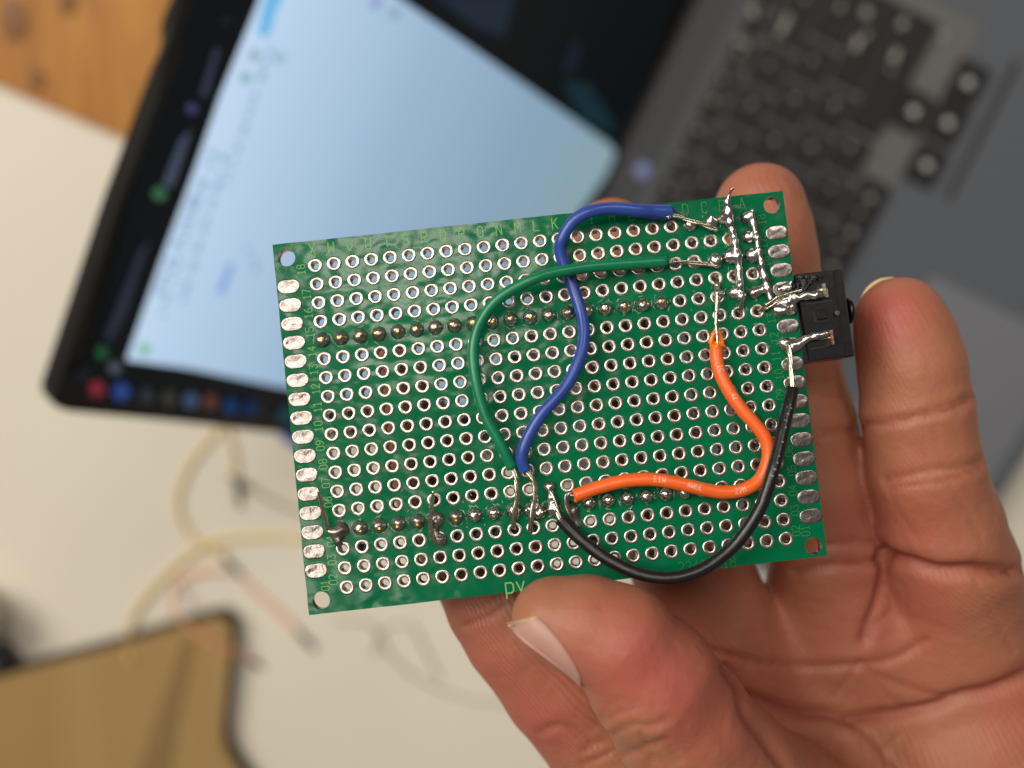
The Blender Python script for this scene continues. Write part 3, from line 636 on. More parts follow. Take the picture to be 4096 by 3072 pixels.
for ch, px, py in (('I', 2366, 873), ('H', 2447, 866), ('G', 2524, 862), ('D', 2741, 837), ('C', 2817, 830), ('B', 2888, 822), ('A', 2968, 812)):
    p_ = B(px, py); glyph(ch, p_[0], p_[1], 1.42, 0, .05, 'silk_letter', M['faint'])
up = math.pi / 2
for s, px, py in (('18', 1204, 1078), ('17', 1226, 1177), ('16', 1233, 1253), ('15', 1239, 1330), ('14', 1248, 1406), ('13', 1254, 1478), ('12', 1263, 1556), ('11', 1270, 1628), ('10', 1274, 1705), ('09', 1281, 1782), ('08', 1292, 1857), ('07', 1303, 1931), ('06', 1312, 2008), ('04', 1322, 2165), ('03', 1327, 2239), ('02', 1333, 2318), ('01', 1301, 2342)):
    p_ = B(px, py); glyph(s, p_[0], p_[1], 1.05, up, .05, 'silk_number')
for s, px, py in (('18', 3046, 878), ('17', 3052, 972), ('16', 3063, 1047), ('13', 3085, 1273), ('12', 3098, 1351), ('11', 3105, 1424), ('10', 3117, 1497), ('09', 3121, 1577), ('08', 3135, 1655), ('06', 3155, 1805), ('05', 3168, 1882), ('04', 3171, 1961), ('03', 3180, 2041), ('02', 3184, 2123), ('01', 3222, 2123)):
    p_ = B(px, py); glyph(s, p_[0], p_[1], 1.05, up, .04, 'silk_number', M['faint'])
p_ = B(2060, 2345); glyph('py', p_[0], p_[1] + .2, 2.0, 0, .1, 'silk_letter')
p_ = B(2828, 2258); glyph('22400 18', p_[0], p_[1], 1.35, 0, .03, 'silk_number', M['faint'])

# solder joints of the two header rows, gold pins
def joint_mesh(seed, m):
    rg = random.Random(seed); prof = [(1.02, .0), (.98, .16), (.92, .42), (.78, .72), (.58, .98), (.36, 1.12), (.16, 1.16), (.01, 1.17)]
    v, f = lathe(prof, 22); out = []
    for x, y, z in v:
        nn = mnoise.noise(Vector((x * .9 + seed * 3.1, y * .9, z + seed))) ; s = 1 + .10 * nn; out.append((x * s, y * s, z * (1 + .22 * nn)))
    return mesh_of('solder_joint', [tuple(np.array(p) * S_) for p in out], f, m)
JM = [joint_mesh(i, M['dull_solder']) for i in range(4)] + [joint_mesh(i + 9, M['solder']) for i in range(4)]
pv, pf = bevel_box(*box(-.19, .19, -.19, .19, 1.0, 1.34), .04, 1); PM = mesh_of('pin', [tuple(np.array(p) * S_) for p in pv], pf, M['gold'], False)
for c in range(19):
    x, y = hole(c, 14); o = inst('solder_joint', JM[random.randrange(4)] if c < 9 else JM[4 + random.randrange(4)], x, y, 0, random.uniform(0, 6.28))
    link('pin', PM, o, Matrix.Translation((random.uniform(-.12, .12) * S_, random.uniform(-.14, .1) * S_, -.00003)))
for c in [1, 2, 3, 4, 6, 7, 8, 13, 14, 15, 16, 17, 18]:
    x, y = hole(c, 4); o = inst('solder_joint', JM[random.randrange(4)] if c < 7 else JM[4 + random.randrange(4)], x, y, 0, 0)
    link('pin', PM, o, Matrix.Translation((random.uniform(-.1, .1) * S_, -.00032 if c < 9 else -.0002, -.00016)))
# header sockets under the board
for (c0_, c1_, r_, dz_) in ((0, 18, 14, 8.5), (0, 18, 4, 8.5)):
    (xa_, ya_), (xb_, yb_) = hole(c0_, r_), hole(c1_, r_); v, f = bevel_box(*box(xa_ - 1.27, xb_ + 1.27, ya_ - 1.2, yb_ + 1.2, -1.65 - dz_, -1.65), .1, 1); bpart('header_socket', v, f, M['socket'], smooth=False)
for (c0_, c1_, r_) in ((13, 19, 2), (6, 10, 3), (1, 1, 3)):
    (xa_, ya_), (xb_, yb_) = hole(c0_, r_), hole(c1_, r_); v, f = bevel_box(*box(xa_ - .9, xb_ + .9, ya_ - .95, yb_ + .95, -4.4, -2.0), .1, 1); bpart('pin_strip', v, f, M['socket'], smooth=False)

# solder work: clusters grown as one smooth body each
def cone(px0, py0, h0, r0, px1, py1, h1, r1, k=None):
    a, b = B(px0, py0, h0), B(px1, py1, h1); t = (*a, r0, *b, r1); return t + ((k,) if k is not None else ())
def dome(px, py, r, h=0.0): a = B(px, py, h); r = r * 1.14; return (*a, r, *a, r)
def chain(pts, hs, rs, k=None):
    n = len(pts); hs = hs if np.ndim(hs) else [hs] * n; rs = rs if np.ndim(rs) else [rs] * n
    return [cone(*pts[i], hs[i], rs[i], *pts[i + 1], hs[i + 1], rs[i + 1], k) for i in range(n - 1)]
def solder(name, prims, m, vox=.075, k=.55, amp=.05, fr=1.5, label=None, parent=None):
    v, f = sdf_mesh(prims, vox, k, amp=amp, fr=fr); o = bpart(name, v, f, m, parent)
    if label: o['label'] = label
    return o
# rail on column B
railB = [(2917, 779), (2909, 809), (2913, 852), (2919, 890), (2930, 929), (2939, 972), (2949, 1024), (2956, 1079), (2960, 1144), (2964, 1187), (2964, 1247)]
pr = chain(railB, [2.0, 1.5, 1.2, 1.1, 1.0, 1.1, 1.1, 1.0, 1.1, 1.0, -.3], [.2, .38, .55, .44, .42, .44, .58, .40, .42, .5, .32])
pr += [dome(2898, 872, .95, .2), dome(2922, 1026, .95, .2), dome(2938, 1172, .85, .1), dome(2905, 850, .5, .8)]
solder('solder_rail', pr, M['solder'], label='long solder bridge running down column B')
solder('wire_tip', chain([(2918, 776), (2925, 760), (2932, 752)], [2.1, 2.5, 2.8], [.16, .2, .1]) + [cone(2922, 766, 2.3, .14, 2940, 752, 2.9, .06)], M['copper'], vox=.05, k=.1, amp=.02)
railA = [(3010, 842), (3014, 899), (3027, 951), (3035, 1006), (3046, 1058), (3057, 1110), (3070, 1157), (3082, 1196)]
pr = chain(railA, [1.5, 1.0, 1.1, 1.1, 1.1, 1.0, 1.0, 1.0], [.2, .36, .36, .38, .34, .42, .42, .45])
pr += [dome(2990, 872, .95, .2), cone(2992, 868, .8, .5, 3011, 845, 1.4, .15), dome(2995, 948, .88, .0), dome(3008, 1022, .95, .1), dome(3020, 1168, .75, .0), cone(3020, 1168, .4, .6, 3066, 1150, .7, .4), dome(3010, 1175, .55, .2)]
solder('solder_rail', pr, M['solder'], label='solder bridge down column A')
# twin strand and solder lump on the jack pads
pr = chain([(3038, 1243), (3065, 1218), (3108, 1189), (3160, 1172), (3205, 1160)], [.1, 1.0, 1.3, 1.3, 1.3], .20) + chain([(3036, 1250), (3070, 1233), (3110, 1208), (3150, 1192), (3190, 1184)], [-.2, .8, 1.0, 1.1, 1.2], .18)
solder('twisted_strand', pr, M['wire_metal'], vox=.06, k=.08, amp=.02)
pr = [cone(3100, 1205, .3, .6, 3170, 1190, .6, .8), cone(3110, 1240, .1, .7, 3165, 1235, .3, .9), cone(3082, 1210, .2, .4, 3120, 1215, .3, .5), cone(3112, 1262, 0, .4, 3125, 1240, .2, .5), cone(3170, 1200, .6, .55, 3215, 1185, 1.2, .45), dome(3140, 1215, .8, .3), cone(3115, 1150, .1, .25, 3165, 1130, .2, .3), cone(3118, 1162, .1, .2, 3165, 1150, .3, .3)]
solder('solder_lump', pr, M['solder'], amp=.10, fr=1.7, label='rough solder lump joining the upper jack contact')
solder('solder_lump', [cone(3150, 1232, .75, .42, 3176, 1238, .5, .5), cone(3140, 1212, .9, .3, 3168, 1212, .8, .35)], M['copper'], amp=.1, fr=2.2, label='coppery patch of solder')
# lower jack contact solder
pr = chain([(3140, 1378), (3170, 1385), (3200, 1372), (3228, 1354), (3262, 1344), (3305, 1336)], [.2, .4, .6, 1.0, 1.2, 1.3], [.85, .75, .62, .42, .48, .52]) + [dome(3132, 1370, .6, .2), dome(3150, 1395, .6, .1)]
solder('solder_lump', pr, M['solder'], amp=.05, label='smooth solder joining the lower jack contact')
pr = chain([(3198, 1190), (3225, 1182), (3262, 1180), (3290, 1178)], [1.2, 1.3, 1.45, 1.4], [.38, .5, .55, .5])
solder('solder_lump', pr, M['solder'], amp=.06, fr=1.6, label='wrinkled solder on the upper jack contact')
# single joints
solder('solder_joint', [dome(2760, 900, .82, .05)], M['solder'], amp=.05)
solder('solder_joint', [dome(2842, 890, .85, .1), cone(2842, 885, .6, .45, 2846, 866, 1.1, .15)], M['solder'])
solder('solder_joint', [dome(2860, 1040, .92, .1), cone(2868, 1052, .5, .6, 2874, 1064, .4, .3)], M['solder'])
solder('solder_joint', [cone(2198, 1948, .1, .86, 2198, 1948, .1, .86), cone(2202, 1975, .5, .3, 2206, 2035, .4, .78), cone(2212, 2010, .8, .4, 2232, 2060, 1.0, .3)], M['solder'], amp=.08)
solder('solder_joint', [dome(2055, 2042, .95, .0), cone(2055, 2035, .6, .45, 2060, 2072, .6, .35)], M['solder'], amp=.06)
solder('solder_joint', [dome(2120, 2035, .75, .1), dome(2160, 2048, .72, .1), cone(2120, 2035, .5, .5, 2160, 2052, .5, .5), cone(2150, 1975, 1.0, .1, 2146, 2030, .7, .3), cone(2124, 2060, .3, .4, 2122, 2125, .1, .34)], M['solder'], amp=.12, fr=2.6)
solder('solder_joint', [dome(2290, 2040, .8, -.1), cone(2290, 2050, .2, .6, 2308, 2100, -.2, .7)], M['dull_solder'], amp=.05)
solder('solder_joint', [dome(2880, 1175, .6, .1)], M['solder'])
# left bent pin with burnt solder
solder('bent_lead', chain([(1274, 1966), (1287, 2017), (1301, 2071), (1314, 2118)], [3.6, 2.7, 1.7, .9], [.2, .25, .27, .3]), M['wire_metal'], vox=.06, k=.1, amp=.02)
solder('solder_lump', [dome(1364, 2120, .92, .1), cone(1318, 2122, .8, .35, 1352, 2130, .6, .55), cone(1330, 2130, .6, .5, 1352, 2165, .5, .45), cone(1352, 2165, .5, .4, 1362, 2196, -.1, .3)], M['dull_solder'], amp=.09, label='dark burnt solder lump with a bent lead')
solder('bent_lead', chain([(1733, 1968), (1727, 2017), (1722, 2071), (1722, 2125), (1733, 2156), (1752, 2166)], [3.2, 2.6, 2.0, 1.4, .9, .5], [.2, .27, .3, .33, .38, .42]), M['wire_metal'], vox=.06, k=.1, amp=.02)
solder('solder_lump', [dome(1745, 2075, .9, 0), dome(1757, 2160, .82, .1), cone(1738, 2090, .4, .5, 1742, 2150, .4, .4)], M['dull_solder'], amp=.1, fr=2.3, label='dark lumpy solder joining two pads under a lead')
# flux flecks and splashes around the joints
fl = []
rf = random.Random(11)
def fleck(x, y, L, a, r):
    n = 4; pts = [(x + L * (i / n - .5) * math.cos(a) + rf.uniform(-.08, .08), y + L * (i / n - .5) * math.sin(a) + rf.uniform(-.08, .08), .02 + r * .3) for i in range(n + 1)]
    return tube(catmull(pts, 3), [r * .3, r, r * .7, r * .2], 6)
for c in range(19):
    for r in (14, 4):
        x, y = hole(c, r)
        for k in range(5):
            a = rf.uniform(0, 6.28); d_ = rf.uniform(1.08, 1.3); fl.append(fleck(x + d_ * math.cos(a), y + d_ * math.sin(a), rf.uniform(.3, 1.0), a + 1.57 + rf.uniform(-.5, .5), rf.uniform(.05, .13)))
for k in range(70):
    p_ = B(rf.uniform(2760, 3070), rf.uniform(850, 1300)); fl.append(fleck(p_[0], p_[1], rf.uniform(.1, .6), rf.uniform(0, 3), rf.uniform(.03, .09)))
for k in range(60):
    p_ = B(rf.uniform(1300, 2330), rf.uniform(1960, 2180)); fl.append(fleck(p_[0], p_[1], rf.uniform(.1, .5), rf.uniform(0, 3), rf.uniform(.03, .08)))
v, f = merge(fl); o = bpart('flux_flecks', v, f, M['flux']); o['kind'] = 'stuff'

# insulated wires
def wire(col, pts, hs, r, m, jag=.0, label=None, rads=None):
    n = len(pts); hs = np.interp(np.linspace(0, 1, n), np.linspace(0, 1, len(hs)), hs)
    path = catmull([B(x, y, h) for (x, y), h in zip(pts, hs)], 7); v, f = tube(path, rads if rads is not None else r, 18, jag)
    o = bpart('wire', v, f, m); o['label'] = label; return o, path
blue, bp = wire('b', [(2684, 848), (2660, 848), (2610, 846), (2551, 842), (2443, 834), (2352, 849), (2291, 888), (2250, 952), (2240, 1003), (2262, 1075), (2291, 1148), (2316, 1220), (2330, 1274), (2336, 1345), (2318, 1435), (2263, 1546), (2167, 1657), (2110, 1755), (2086, 1833), (2103, 1882)],
     [1.1, 1.4, 2.6, 3.0, 2.2, 1.2, 1.0, 1.6, 2.6, 3.0, 2.6, 1.8], .86, M['blue'], .25, 'blue insulated wire', [.95, .98, .88, .82, .80, .80, .80, .80, .80, .80, .80, .80])
green, gp = wire('g', [(2670, 1046), (2515, 1056), (2370, 1067), (2244, 1086), (2153, 1109), (2063, 1150), (1990, 1199), (1938, 1262), (1905, 1335), (1893, 1420), (1907, 1537), (1944, 1667), (2009, 1787), (2050, 1872)], [1.1, 2.2, 3.4, 4.2, 3.6, 3.0, 2.6, 2.6, 2.8, 2.4, 1.8], .76, M['green'], .05, 'green insulated wire')
orange, op = wire('o', [(2865, 1392), (2866, 1431), (2880, 1491), (2916, 1564), (2966, 1636), (3019, 1696), (3059, 1749), (3074, 1809), (3062, 1875), (3029, 1928), (2966, 1961), (2893, 1969), (2820, 1958), (2746, 1941), (2629, 1919), (2511, 1922), (2394, 1949), (2298, 1984)], [1.4, 1.8, 2.4, 2.6, 2.4, 2.2, 2.6, 3.0, 2.6, 2.0], .88, M['orange'], .05, 'orange insulated wire')
blackw, kp = wire('k', [(3170, 1557), (3158, 1610), (3138, 1696), (3115, 1796), (3090, 1890), (3062, 1980), (3036, 2042), (2981, 2129), (2911, 2207), (2805, 2279), (2688, 2311), (2570, 2299), (2453, 2250), (2352, 2182), (2282, 2120), (2240, 2074)], [2.2, 3.2, 4.2, 5.0, 5.0, 4.5, 4.0, 3.6, 3.0, 2.2, 1.4, 1.2], .84, M['black'], .05, 'black insulated wire')
def bare(parent, pts, hs, r, strands=1, m=None):
    hs = np.interp(np.linspace(0, 1, len(pts)), np.linspace(0, 1, len(hs)), hs); base = catmull([B(x, y, h) for (x, y), h in zip(pts, hs)], 7); ps = []
    T = np.gradient(base, axis=0); T /= np.linalg.norm(T, axis=1)[:, None]
    for s in range(strands):
        ph = s * 2 * math.pi / max(strands, 1); out = []
        for i, p_ in enumerate(base):
            a = ph + i * .16; n1 = nrm(np.cross(T[i], (0, 0, 1.0))); n2 = np.cross(n1, T[i]); o_ = r * .95 if strands > 1 else 0
            out.append(p_ + o_ * (math.cos(a) * n1 + math.sin(a) * n2))
        ps.append(tube(out, r, 9))
    v, f = merge(ps); return bpart('bare_end', v, f, m or M['wire_metal'], parent)
bare(blue, [(2672, 858), (2722, 869), (2765, 884), (2808, 896), (2842, 912), (2870, 922)], [1.1, 1.0, 1.1, 1.0, .9], .17, 3)
bare(blue, [(2106, 1880), (2130, 1917), (2141, 1952), (2137, 2003), (2130, 2044), (2124, 2085), (2121, 2122)], [1.8, 1.9, 1.7, 1.3, 1.1, .3], .19, 3)
bare(green, [(2660, 1046), (2700, 1046), (2743, 1049), (2825, 1056), (2872, 1064)], [1.1, 1.0, .9, .8, .7], .17, 2)
bare(green, [(2050, 1866), (2063, 1908), (2069, 1952), (2069, 1995), (2060, 2039), (2055, 2077), (2057, 2116)], [1.8, 2.0, 1.9, 1.4, 1.0, -.4], .2, 3)
solder('bare_end', chain([(2872, 1390), (2867, 1335), (2864, 1294), (2865, 1253), (2869, 1213), (2869, 1172), (2868, 1140), (2869, 1112)], [1.8, 1.7, 1.6, 1.5, 1.4, 1.3, 1.0, -.3], [.14, .18, .25, .26, .3, .38, .32, .28]) + [cone(2874, 1175, .9, .42, 2893, 1178, .8, .16), cone(2872, 1200, .8, .3, 2890, 1182, .7, .15)], M['wire_metal'], vox=.06, k=.15, amp=.03, parent=orange)
bare(orange, [(2300, 1980), (2280, 1974), (2268, 1984), (2266, 2010), (2273, 2035), (2280, 2062), (2287, 2088)], [1.6, 1.7, 1.4, 1.0, .6], .2, 3, M['dull_solder'])
bare(blackw, [(3170, 1562), (3167, 1500), (3162, 1440), (3156, 1390), (3150, 1372)], [2.2, 1.9, 1.5, 1.0], .19, 3)
bare(blackw, [(2244, 2082), (2232, 2052), (2222, 2022), (2210, 1985), (2203, 1960)], [1.3, 1.1, .8, .5], .18, 3)
# melted collar of the orange wire and its flap
pr = [cone(2846, 1383, 1.3, .28, 2868, 1387, 2.1, .3), cone(2868, 1387, 2.1, .3, 2892, 1384, 1.4, .26), cone(2842, 1368, .9, .32, 2856, 1335, 1.0, .3), cone(2856, 1335, 1.0, .3, 2862, 1312, 1.0, .15), cone(2888, 1370, .9, .3, 2876, 1330, 1.0, .28), cone(2876, 1330, 1.0, .25, 2868, 1310, 1.0, .12), cone(2850, 1375, .6, .4, 2880, 1375, .6, .4), cone(2858, 1345, .7, .35, 2874, 1345, .7, .35), cone(2892, 1384, 1.4, .26, 2905, 1388, 1.2, .14)]
solder('melted_collar', pr, M['melt'], vox=.07, k=.25, amp=.05, parent=orange)
solder('melted_collar', [cone(2300, 1966, 1.2, .2, 2306, 2000, 1.0, .35), cone(2290, 1965, 1.2, .15, 2298, 1962, 1.4, .2)], M['melt'], vox=.07, k=.2, amp=.04, parent=orange)
# torn blue end: solder flecks baked on it
pr = []
for k in range(9):
    x0_, y0_ = random.uniform(2590, 2685), random.uniform(848, 872); pr.append(cone(x0_, y0_, 1.75, .12, x0_ + random.uniform(-14, 14), y0_ + random.uniform(-8, 8), 1.8, .1))
solder('solder_splash', pr, M['solder'], vox=.06, k=.08, amp=.06, fr=3, parent=blue)
pr = [cone(2600 + i * 11, 868 + random.uniform(-2, 8), .5, .25, 2612 + i * 11, 870 + random.uniform(-2, 8), .5, random.uniform(.1, .3)) for i in range(8)] + [cone(2680, 832 + 6 * i, 1.2, .25, 2692 + random.uniform(-4, 5), 834 + 7 * i, 1.0, .12) for i in range(5)]
solder('torn_edge', pr, M['blue'], vox=.07, k=.2, amp=.12, fr=2.5, parent=blue)
# faint white print on the orange and black wires: short ribs on top of the jacket
def print_marks(path, s0, s1, n, parent, m, r):
    ps = []
    for k in range(n):
        i = int((s0 + (s1 - s0) * k / n) * (len(path) - 2)); a = path[i]; t = nrm(path[i + 1] - path[i]); sd = nrm(np.cross(t, (0, 0, 1.0)))
        if random.random() < .18: continue
        for q_ in range(random.choice((1, 2, 2))):
            ang = random.uniform(-.2, .1) + .32 * q_ ; c_ = a + r * 1.004 * (math.sin(ang) * sd + math.cos(ang) * np.array((0, 0, 1.0)))
            w_ = random.uniform(.05, .12); l_ = random.uniform(.1, .3); d1 = math.cos(ang) * sd - math.sin(ang) * np.array((0, 0, 1.0))
            V = [c_ - t * w_ - d1 * l_ * .5, c_ + t * w_ - d1 * l_ * .5, c_ + t * w_ + d1 * l_ * .5, c_ - t * w_ + d1 * l_ * .5]
            V = [p_ + (p_ - a) / np.linalg.norm(p_ - a) * .012 for p_ in V]; ps.append((V, [(0, 1, 2, 3)]))
    v, f = merge(ps); bpart('printed_mark', v, f, m, parent, False)
def wire_text(txt, path, px0, py0, px1, py1, r, parent, m, size=.72, sw=.05):
    scr_ = [TB + BU * q_[0] + BV * q_[1] + BW * q_[2] for q_ in path]; sp = np.array([(2048 + F * q_[0] / q_[2], 1536 + F * q_[1] / q_[2]) for q_ in scr_])
    i0 = int(np.argmin(np.hypot(sp[:, 0] - px0, sp[:, 1] - py0))); i1 = int(np.argmin(np.hypot(sp[:, 0] - px1, sp[:, 1] - py1)))
    ts = np.linspace(i0, i1, 60); C_ = np.array([[np.interp(t, np.arange(len(path)), path[:, k]) for k in range(3)] for t in ts]); arc = np.r_[0, np.cumsum(np.linalg.norm(np.diff(C_, axis=0), axis=1))]
    adv = size * .5 * 1.5; n_ = len(txt); V, Fc = [], []
    def at(u, w):
        u = min(max(u, 0), arc[-1]); c_ = np.array([np.interp(u, arc, C_[:, k]) for k in range(3)]); c2 = np.array([np.interp(min(u + .2, arc[-1]), arc, C_[:, k]) for k in range(3)]); c1 = np.array([np.interp(max(u - .2, 0), arc, C_[:, k]) for k in range(3)])
        t = nrm(c2 - c1); up2 = nrm(np.cross((0, 0, 1.0), t)); a = w / r + .15; return c_ + (r + .013) * (math.sin(a) * up2 + math.cos(a) * np.array((0, 0, 1.0)))
    for k, ch in enumerate(txt):
        for st in GL[ch]:
            for a, b in zip(st[:-1], st[1:]):
                a = np.array(a, float); b = np.array(b, float); nseg = 3
                d_ = nrm(b - a); nn = np.array((-d_[1], d_[0])) * sw
                for q_ in range(nseg):
                    p0 = a + (b - a) * q_ / nseg; p1 = a + (b - a) * (q_ + 1) / nseg
                    if random.random() < .12: continue
                    A0 = np.array((p0[0] * size / 6 + k * adv, (p0[1] - 3) * size / 6)); A1 = np.array((p1[0] * size / 6 + k * adv, (p1[1] - 3) * size / 6)); n0 = len(V)
                    for w_ in (A0 + nn, A0 - nn, A1 - nn, A1 + nn): V.append(at(w_[0], w_[1]))
                    Fc.append((n0, n0 + 1, n0 + 2, n0 + 3))
    bpart('printed_mark', V, Fc, m, parent, False)
wire_text('E1W', op, 2612, 1919, 2720, 1935, .88, orange, M['print'])
wire_text('AWGE', op, 2745, 1941, 2880, 1969, .88, orange, M['print'])
wire_text('22M', op, 2935, 1966, 3020, 1935, .88, orange, M['print'])
wire_text('10', op, 2872, 1460, 2890, 1520, .88, orange, M['print'])
wire_text('W2', op, 2920, 1570, 2960, 1628, .88, orange, M['print'])
M['print2'] = mat('grey_print', srgb(150, 145, 140), .5)
print_marks(kp, .04, .3, 14, blackw, M['print2'], .84)

# audio jack
jk = None
def jpoly(pts, h): return [tuple(B(x, y, h)[:2]) for x, y in pts]
v, f = prism(jpoly([(3183, 1096), (3366, 1076), (3372, 1082), (3384, 1180), (3419, 1424), (3240, 1446)], .9), -4.6, .9); v, f = bevel_box(v, f, .18, 2)
jk = bpart('audio_jack', v, f, M['jack'], smooth=False); jk['label'] = 'black jack socket with two metal contacts soldered to the board edge'
def jp(name, pts, h0, h1, m, bev=.06): v, f = prism(jpoly(pts, h1), h0, h1); v, f = bevel_box(v, f, bev, 1); return bpart(name, v, f, m, jk, False)
jp('rear_plate', [(3335, 1082), (3368, 1078), (3418, 1422), (3385, 1426)], .85, 1.25, M['jack'], .1)
jp('latch_frame', [(3250, 1248), (3262, 1246), (3270, 1286), (3312, 1280), (3312, 1288), (3258, 1292)], .88, 1.02, M['socket'], .02)
jp('latch', [(3262, 1243), (3306, 1236), (3312, 1272), (3268, 1278)], .88, 1.15, M['jack'], .05)
jp('upper_groove', [(3222, 1210), (3330, 1196), (3332, 1206), (3224, 1222)], .88, .96, M['socket'], .02)
jp('lower_groove', [(3236, 1392), (3318, 1380), (3320, 1388), (3238, 1402)], .88, .96, M['socket'], .02)
c = B(3350, 1252, 1.27); v, f = lathe([(.36, 1.26), (.3, 1.30), (.02, 1.30)], 14); bpart('mould_mark', [(x + c[0], y + c[1], z) for x, y, z in v], f, M['dot'], jk)
# barrel stub on the outer side
a, b = B(3385, 1245, -1.6), B(3406, 1243, -1.6); v, f = tube([a, a + (b - a) * .7, b], [1.75, 1.75, 1.5], 26); bpart('barrel', v, f, M['jack'], jk)
v, f = sdf_mesh([cone(3200, 1110, .9, .45, 3260, 1108, .9, .35), cone(3195, 1135, .85, .4, 3240, 1130, .9, .4), cone(3190, 1160, .7, .4, 3225, 1150, .9, .35), cone(3250, 1120, .8, .4, 3285, 1112, .8, .25)], .08, .3, amp=.16, fr=2.6); bpart('melted_corner', v, f, M['charred'], jk)
ct = jp('contact', [(3200, 1172), (3300, 1150), (3312, 1152), (3316, 1188), (3235, 1200), (3205, 1192)], 1.0, 1.22, M['wire_metal'])
v, f = bevel_box(*prism(jpoly([(3288, 1134), (3302, 1130), (3310, 1180), (3296, 1184)], 1.9), 1.1, 1.9), .06, 1); bpart('contact_lug', v, f, M['wire_metal'], ct, False)
ct = jp('contact', [(3255, 1336), (3316, 1320), (3330, 1318), (3336, 1352), (3262, 1362)], 1.0, 1.2, M['wire_metal'])
v, f = bevel_box(*prism(jpoly([(3318, 1320), (3332, 1317), (3340, 1378), (3330, 1380)], 1.8), 1.1, 1.8), .06, 1); bpart('contact_lug', v, f, M['copper'], ct, False)
tag(board, 'green perforated circuit board with blue, green, orange and black soldered wires', 'circuit board')

# ================================================================== HAND
def hn(px, py, D, half): return (*P(px, py, D), half * D / F)
def hchain(nodes, k=None):
    q_ = [hn(*n_) if n_[3] > 30 else (*P(n_[0], n_[1], n_[2]), n_[3]) for n_ in nodes]; out = []
    for a, b in zip(q_[:-1], q_[1:]): out.append((*a, *b) + ((k,) if k else ()))
    return out
index = [(1585, 1500, 160, 118), (1628, 1640, 159, 145), (1700, 1800, 158, 178), (1800, 2000, 157, 205), (1880, 2140, 156.5, 214), (1951, 2265, 156, 224), (2020, 2400, 156, 236), (2092, 2520, 156, 238), (2250, 2735, 157, 240), (2440, 2965, 160, 255), (2700, 3250, 165, 280)]
middle = [(2450, 945, 161, 155), (2462, 1040, 161, 175), (2472, 1180, 161, 182), (2490, 1400, 161, 186), (2560, 1700, 162, 205), (2650, 1950, 163, 213), (2755, 2250, 165, 235), (2850, 2500, 168, 255), (2950, 2800, 173, 300)]
ring = [(3042, 832, 160, 180), (3056, 930, 160, 192), (3070, 1040, 160, 197), (3095, 1200, 160.5, 197), (3140, 1450, 161, 213), (3185, 1680, 162, 226), (3245, 1950, 163.5, 240), (3312, 2200, 166, 236), (3340, 2450, 171, 275)]
pinky = [(3600, 1292, 151, 183), (3622, 1370, 151, 196), (3645, 1470, 151, 205), (3668, 1640, 152, 214), (3700, 1890, 154, 226), (3752, 2095, 157.5, 244), (3795, 2255, 161, 257), (3830, 2450, 167, 280)]
thumb = [(2218, 2478, 131.2, 173), (2345, 2506, 130.6, 198), (2485, 2566, 130.2, 220), (2611, 2722, 132, 258), (2725, 2890, 136, 275), (2870, 3090, 142, 310), (3060, 3330, 151, 390), (3300, 3700, 162, 430)]
prims = []
for ch in (index, middle, ring, pinky): prims += hchain(ch, .9)
prims += hchain(thumb, 1.2)
palm = [(2700, 3250, 172, 11.5), (3300, 3900, 178, 14)], [(2950, 2800, 178, 12.5), (3400, 3800, 180, 14)], [(3150, 2760, 179, 12), (3450, 3500, 180, 14)], [(3340, 2520, 176, 12.5), (3600, 3500, 180, 14)], [(3580, 2480, 175, 12), (3700, 3400, 179, 13)], [(3830, 2480, 173, 12), (3950, 3300, 176, 14)], [(4060, 2700, 173, 11), (4150, 3300, 175, 14)]
for a, b in palm: prims += [(*P(*a[:3]), a[3], *P(*b[:3]), b[3], 5.0)]
prims += [(*P(3900, 2990, 172), 13, *P(4200, 3400, 172), 15, 6.0), (*P(3560, 2560, 170), 8.5, *P(3720, 2540, 169), 8.5, 6.0), (*P(3215, 2620, 175), 8.0, *P(3330, 2600, 172), 8.5, 5.0), (*P(3300, 3080, 168), 11, *P(3600, 3300, 170), 13, 5.0), (*P(3060, 3330, 153), 12, *P(3400, 3500, 168), 13, 5.0)]
# cut far below the frame only
v, f = sdf_mesh(prims, .62, .9, pad=4)
v = np.array(v)
# --- skin relief: folds follow the creases seen on the fingers and palm
px_ = 2048 + F * v[:, 0] / v[:, 2]; py_ = 1536 + F * v[:, 1] / v[:, 2]
me = mesh_of('hand', v * S_, f, M['skin'])
for _ in range(1):
    bm = bmesh.new(); bm.from_mesh(me)
    for _k in range(3): bmesh.ops.smooth_vert(bm, verts=bm.verts, factor=.5, use_axis_x=True, use_axis_y=True, use_axis_z=True)
    bmesh.ops.recalc_face_normals(bm, faces=bm.faces[:]); bm.to_mesh(me); bm.free()
bm = bmesh.new(); bm.from_mesh(me)
pv_ = [x for x in bm.verts if x.co.z > .155 and 1536 + F * x.co.y / x.co.z > 2480 + max(0, (3100 - (2048 + F * x.co.x / x.co.z))) * .35 and 2048 + F * x.co.x / x.co.z > 2700]
pv2 = [x for x in bm.verts if x.co.z > .158 and math.hypot(2048 + F * x.co.x / x.co.z - 3160, (1536 + F * x.co.y / x.co.z - 2510) * .7) < 200 and 1536 + F * x.co.y / x.co.z > 2390]
for _k in range(90): bmesh.ops.smooth_vert(bm, verts=pv2, factor=.5, use_axis_x=True, use_axis_y=True, use_axis_z=True)
for _k in range(16): bmesh.ops.smooth_vert(bm, verts=pv_, factor=.5, use_axis_x=True, use_axis_y=True, use_axis_z=True)
bm.to_mesh(me); bm.free()
n = len(me.vertices); co = np.empty(n * 3); me.vertices.foreach_get('co', co); co = co.reshape(-1, 3) * 1000
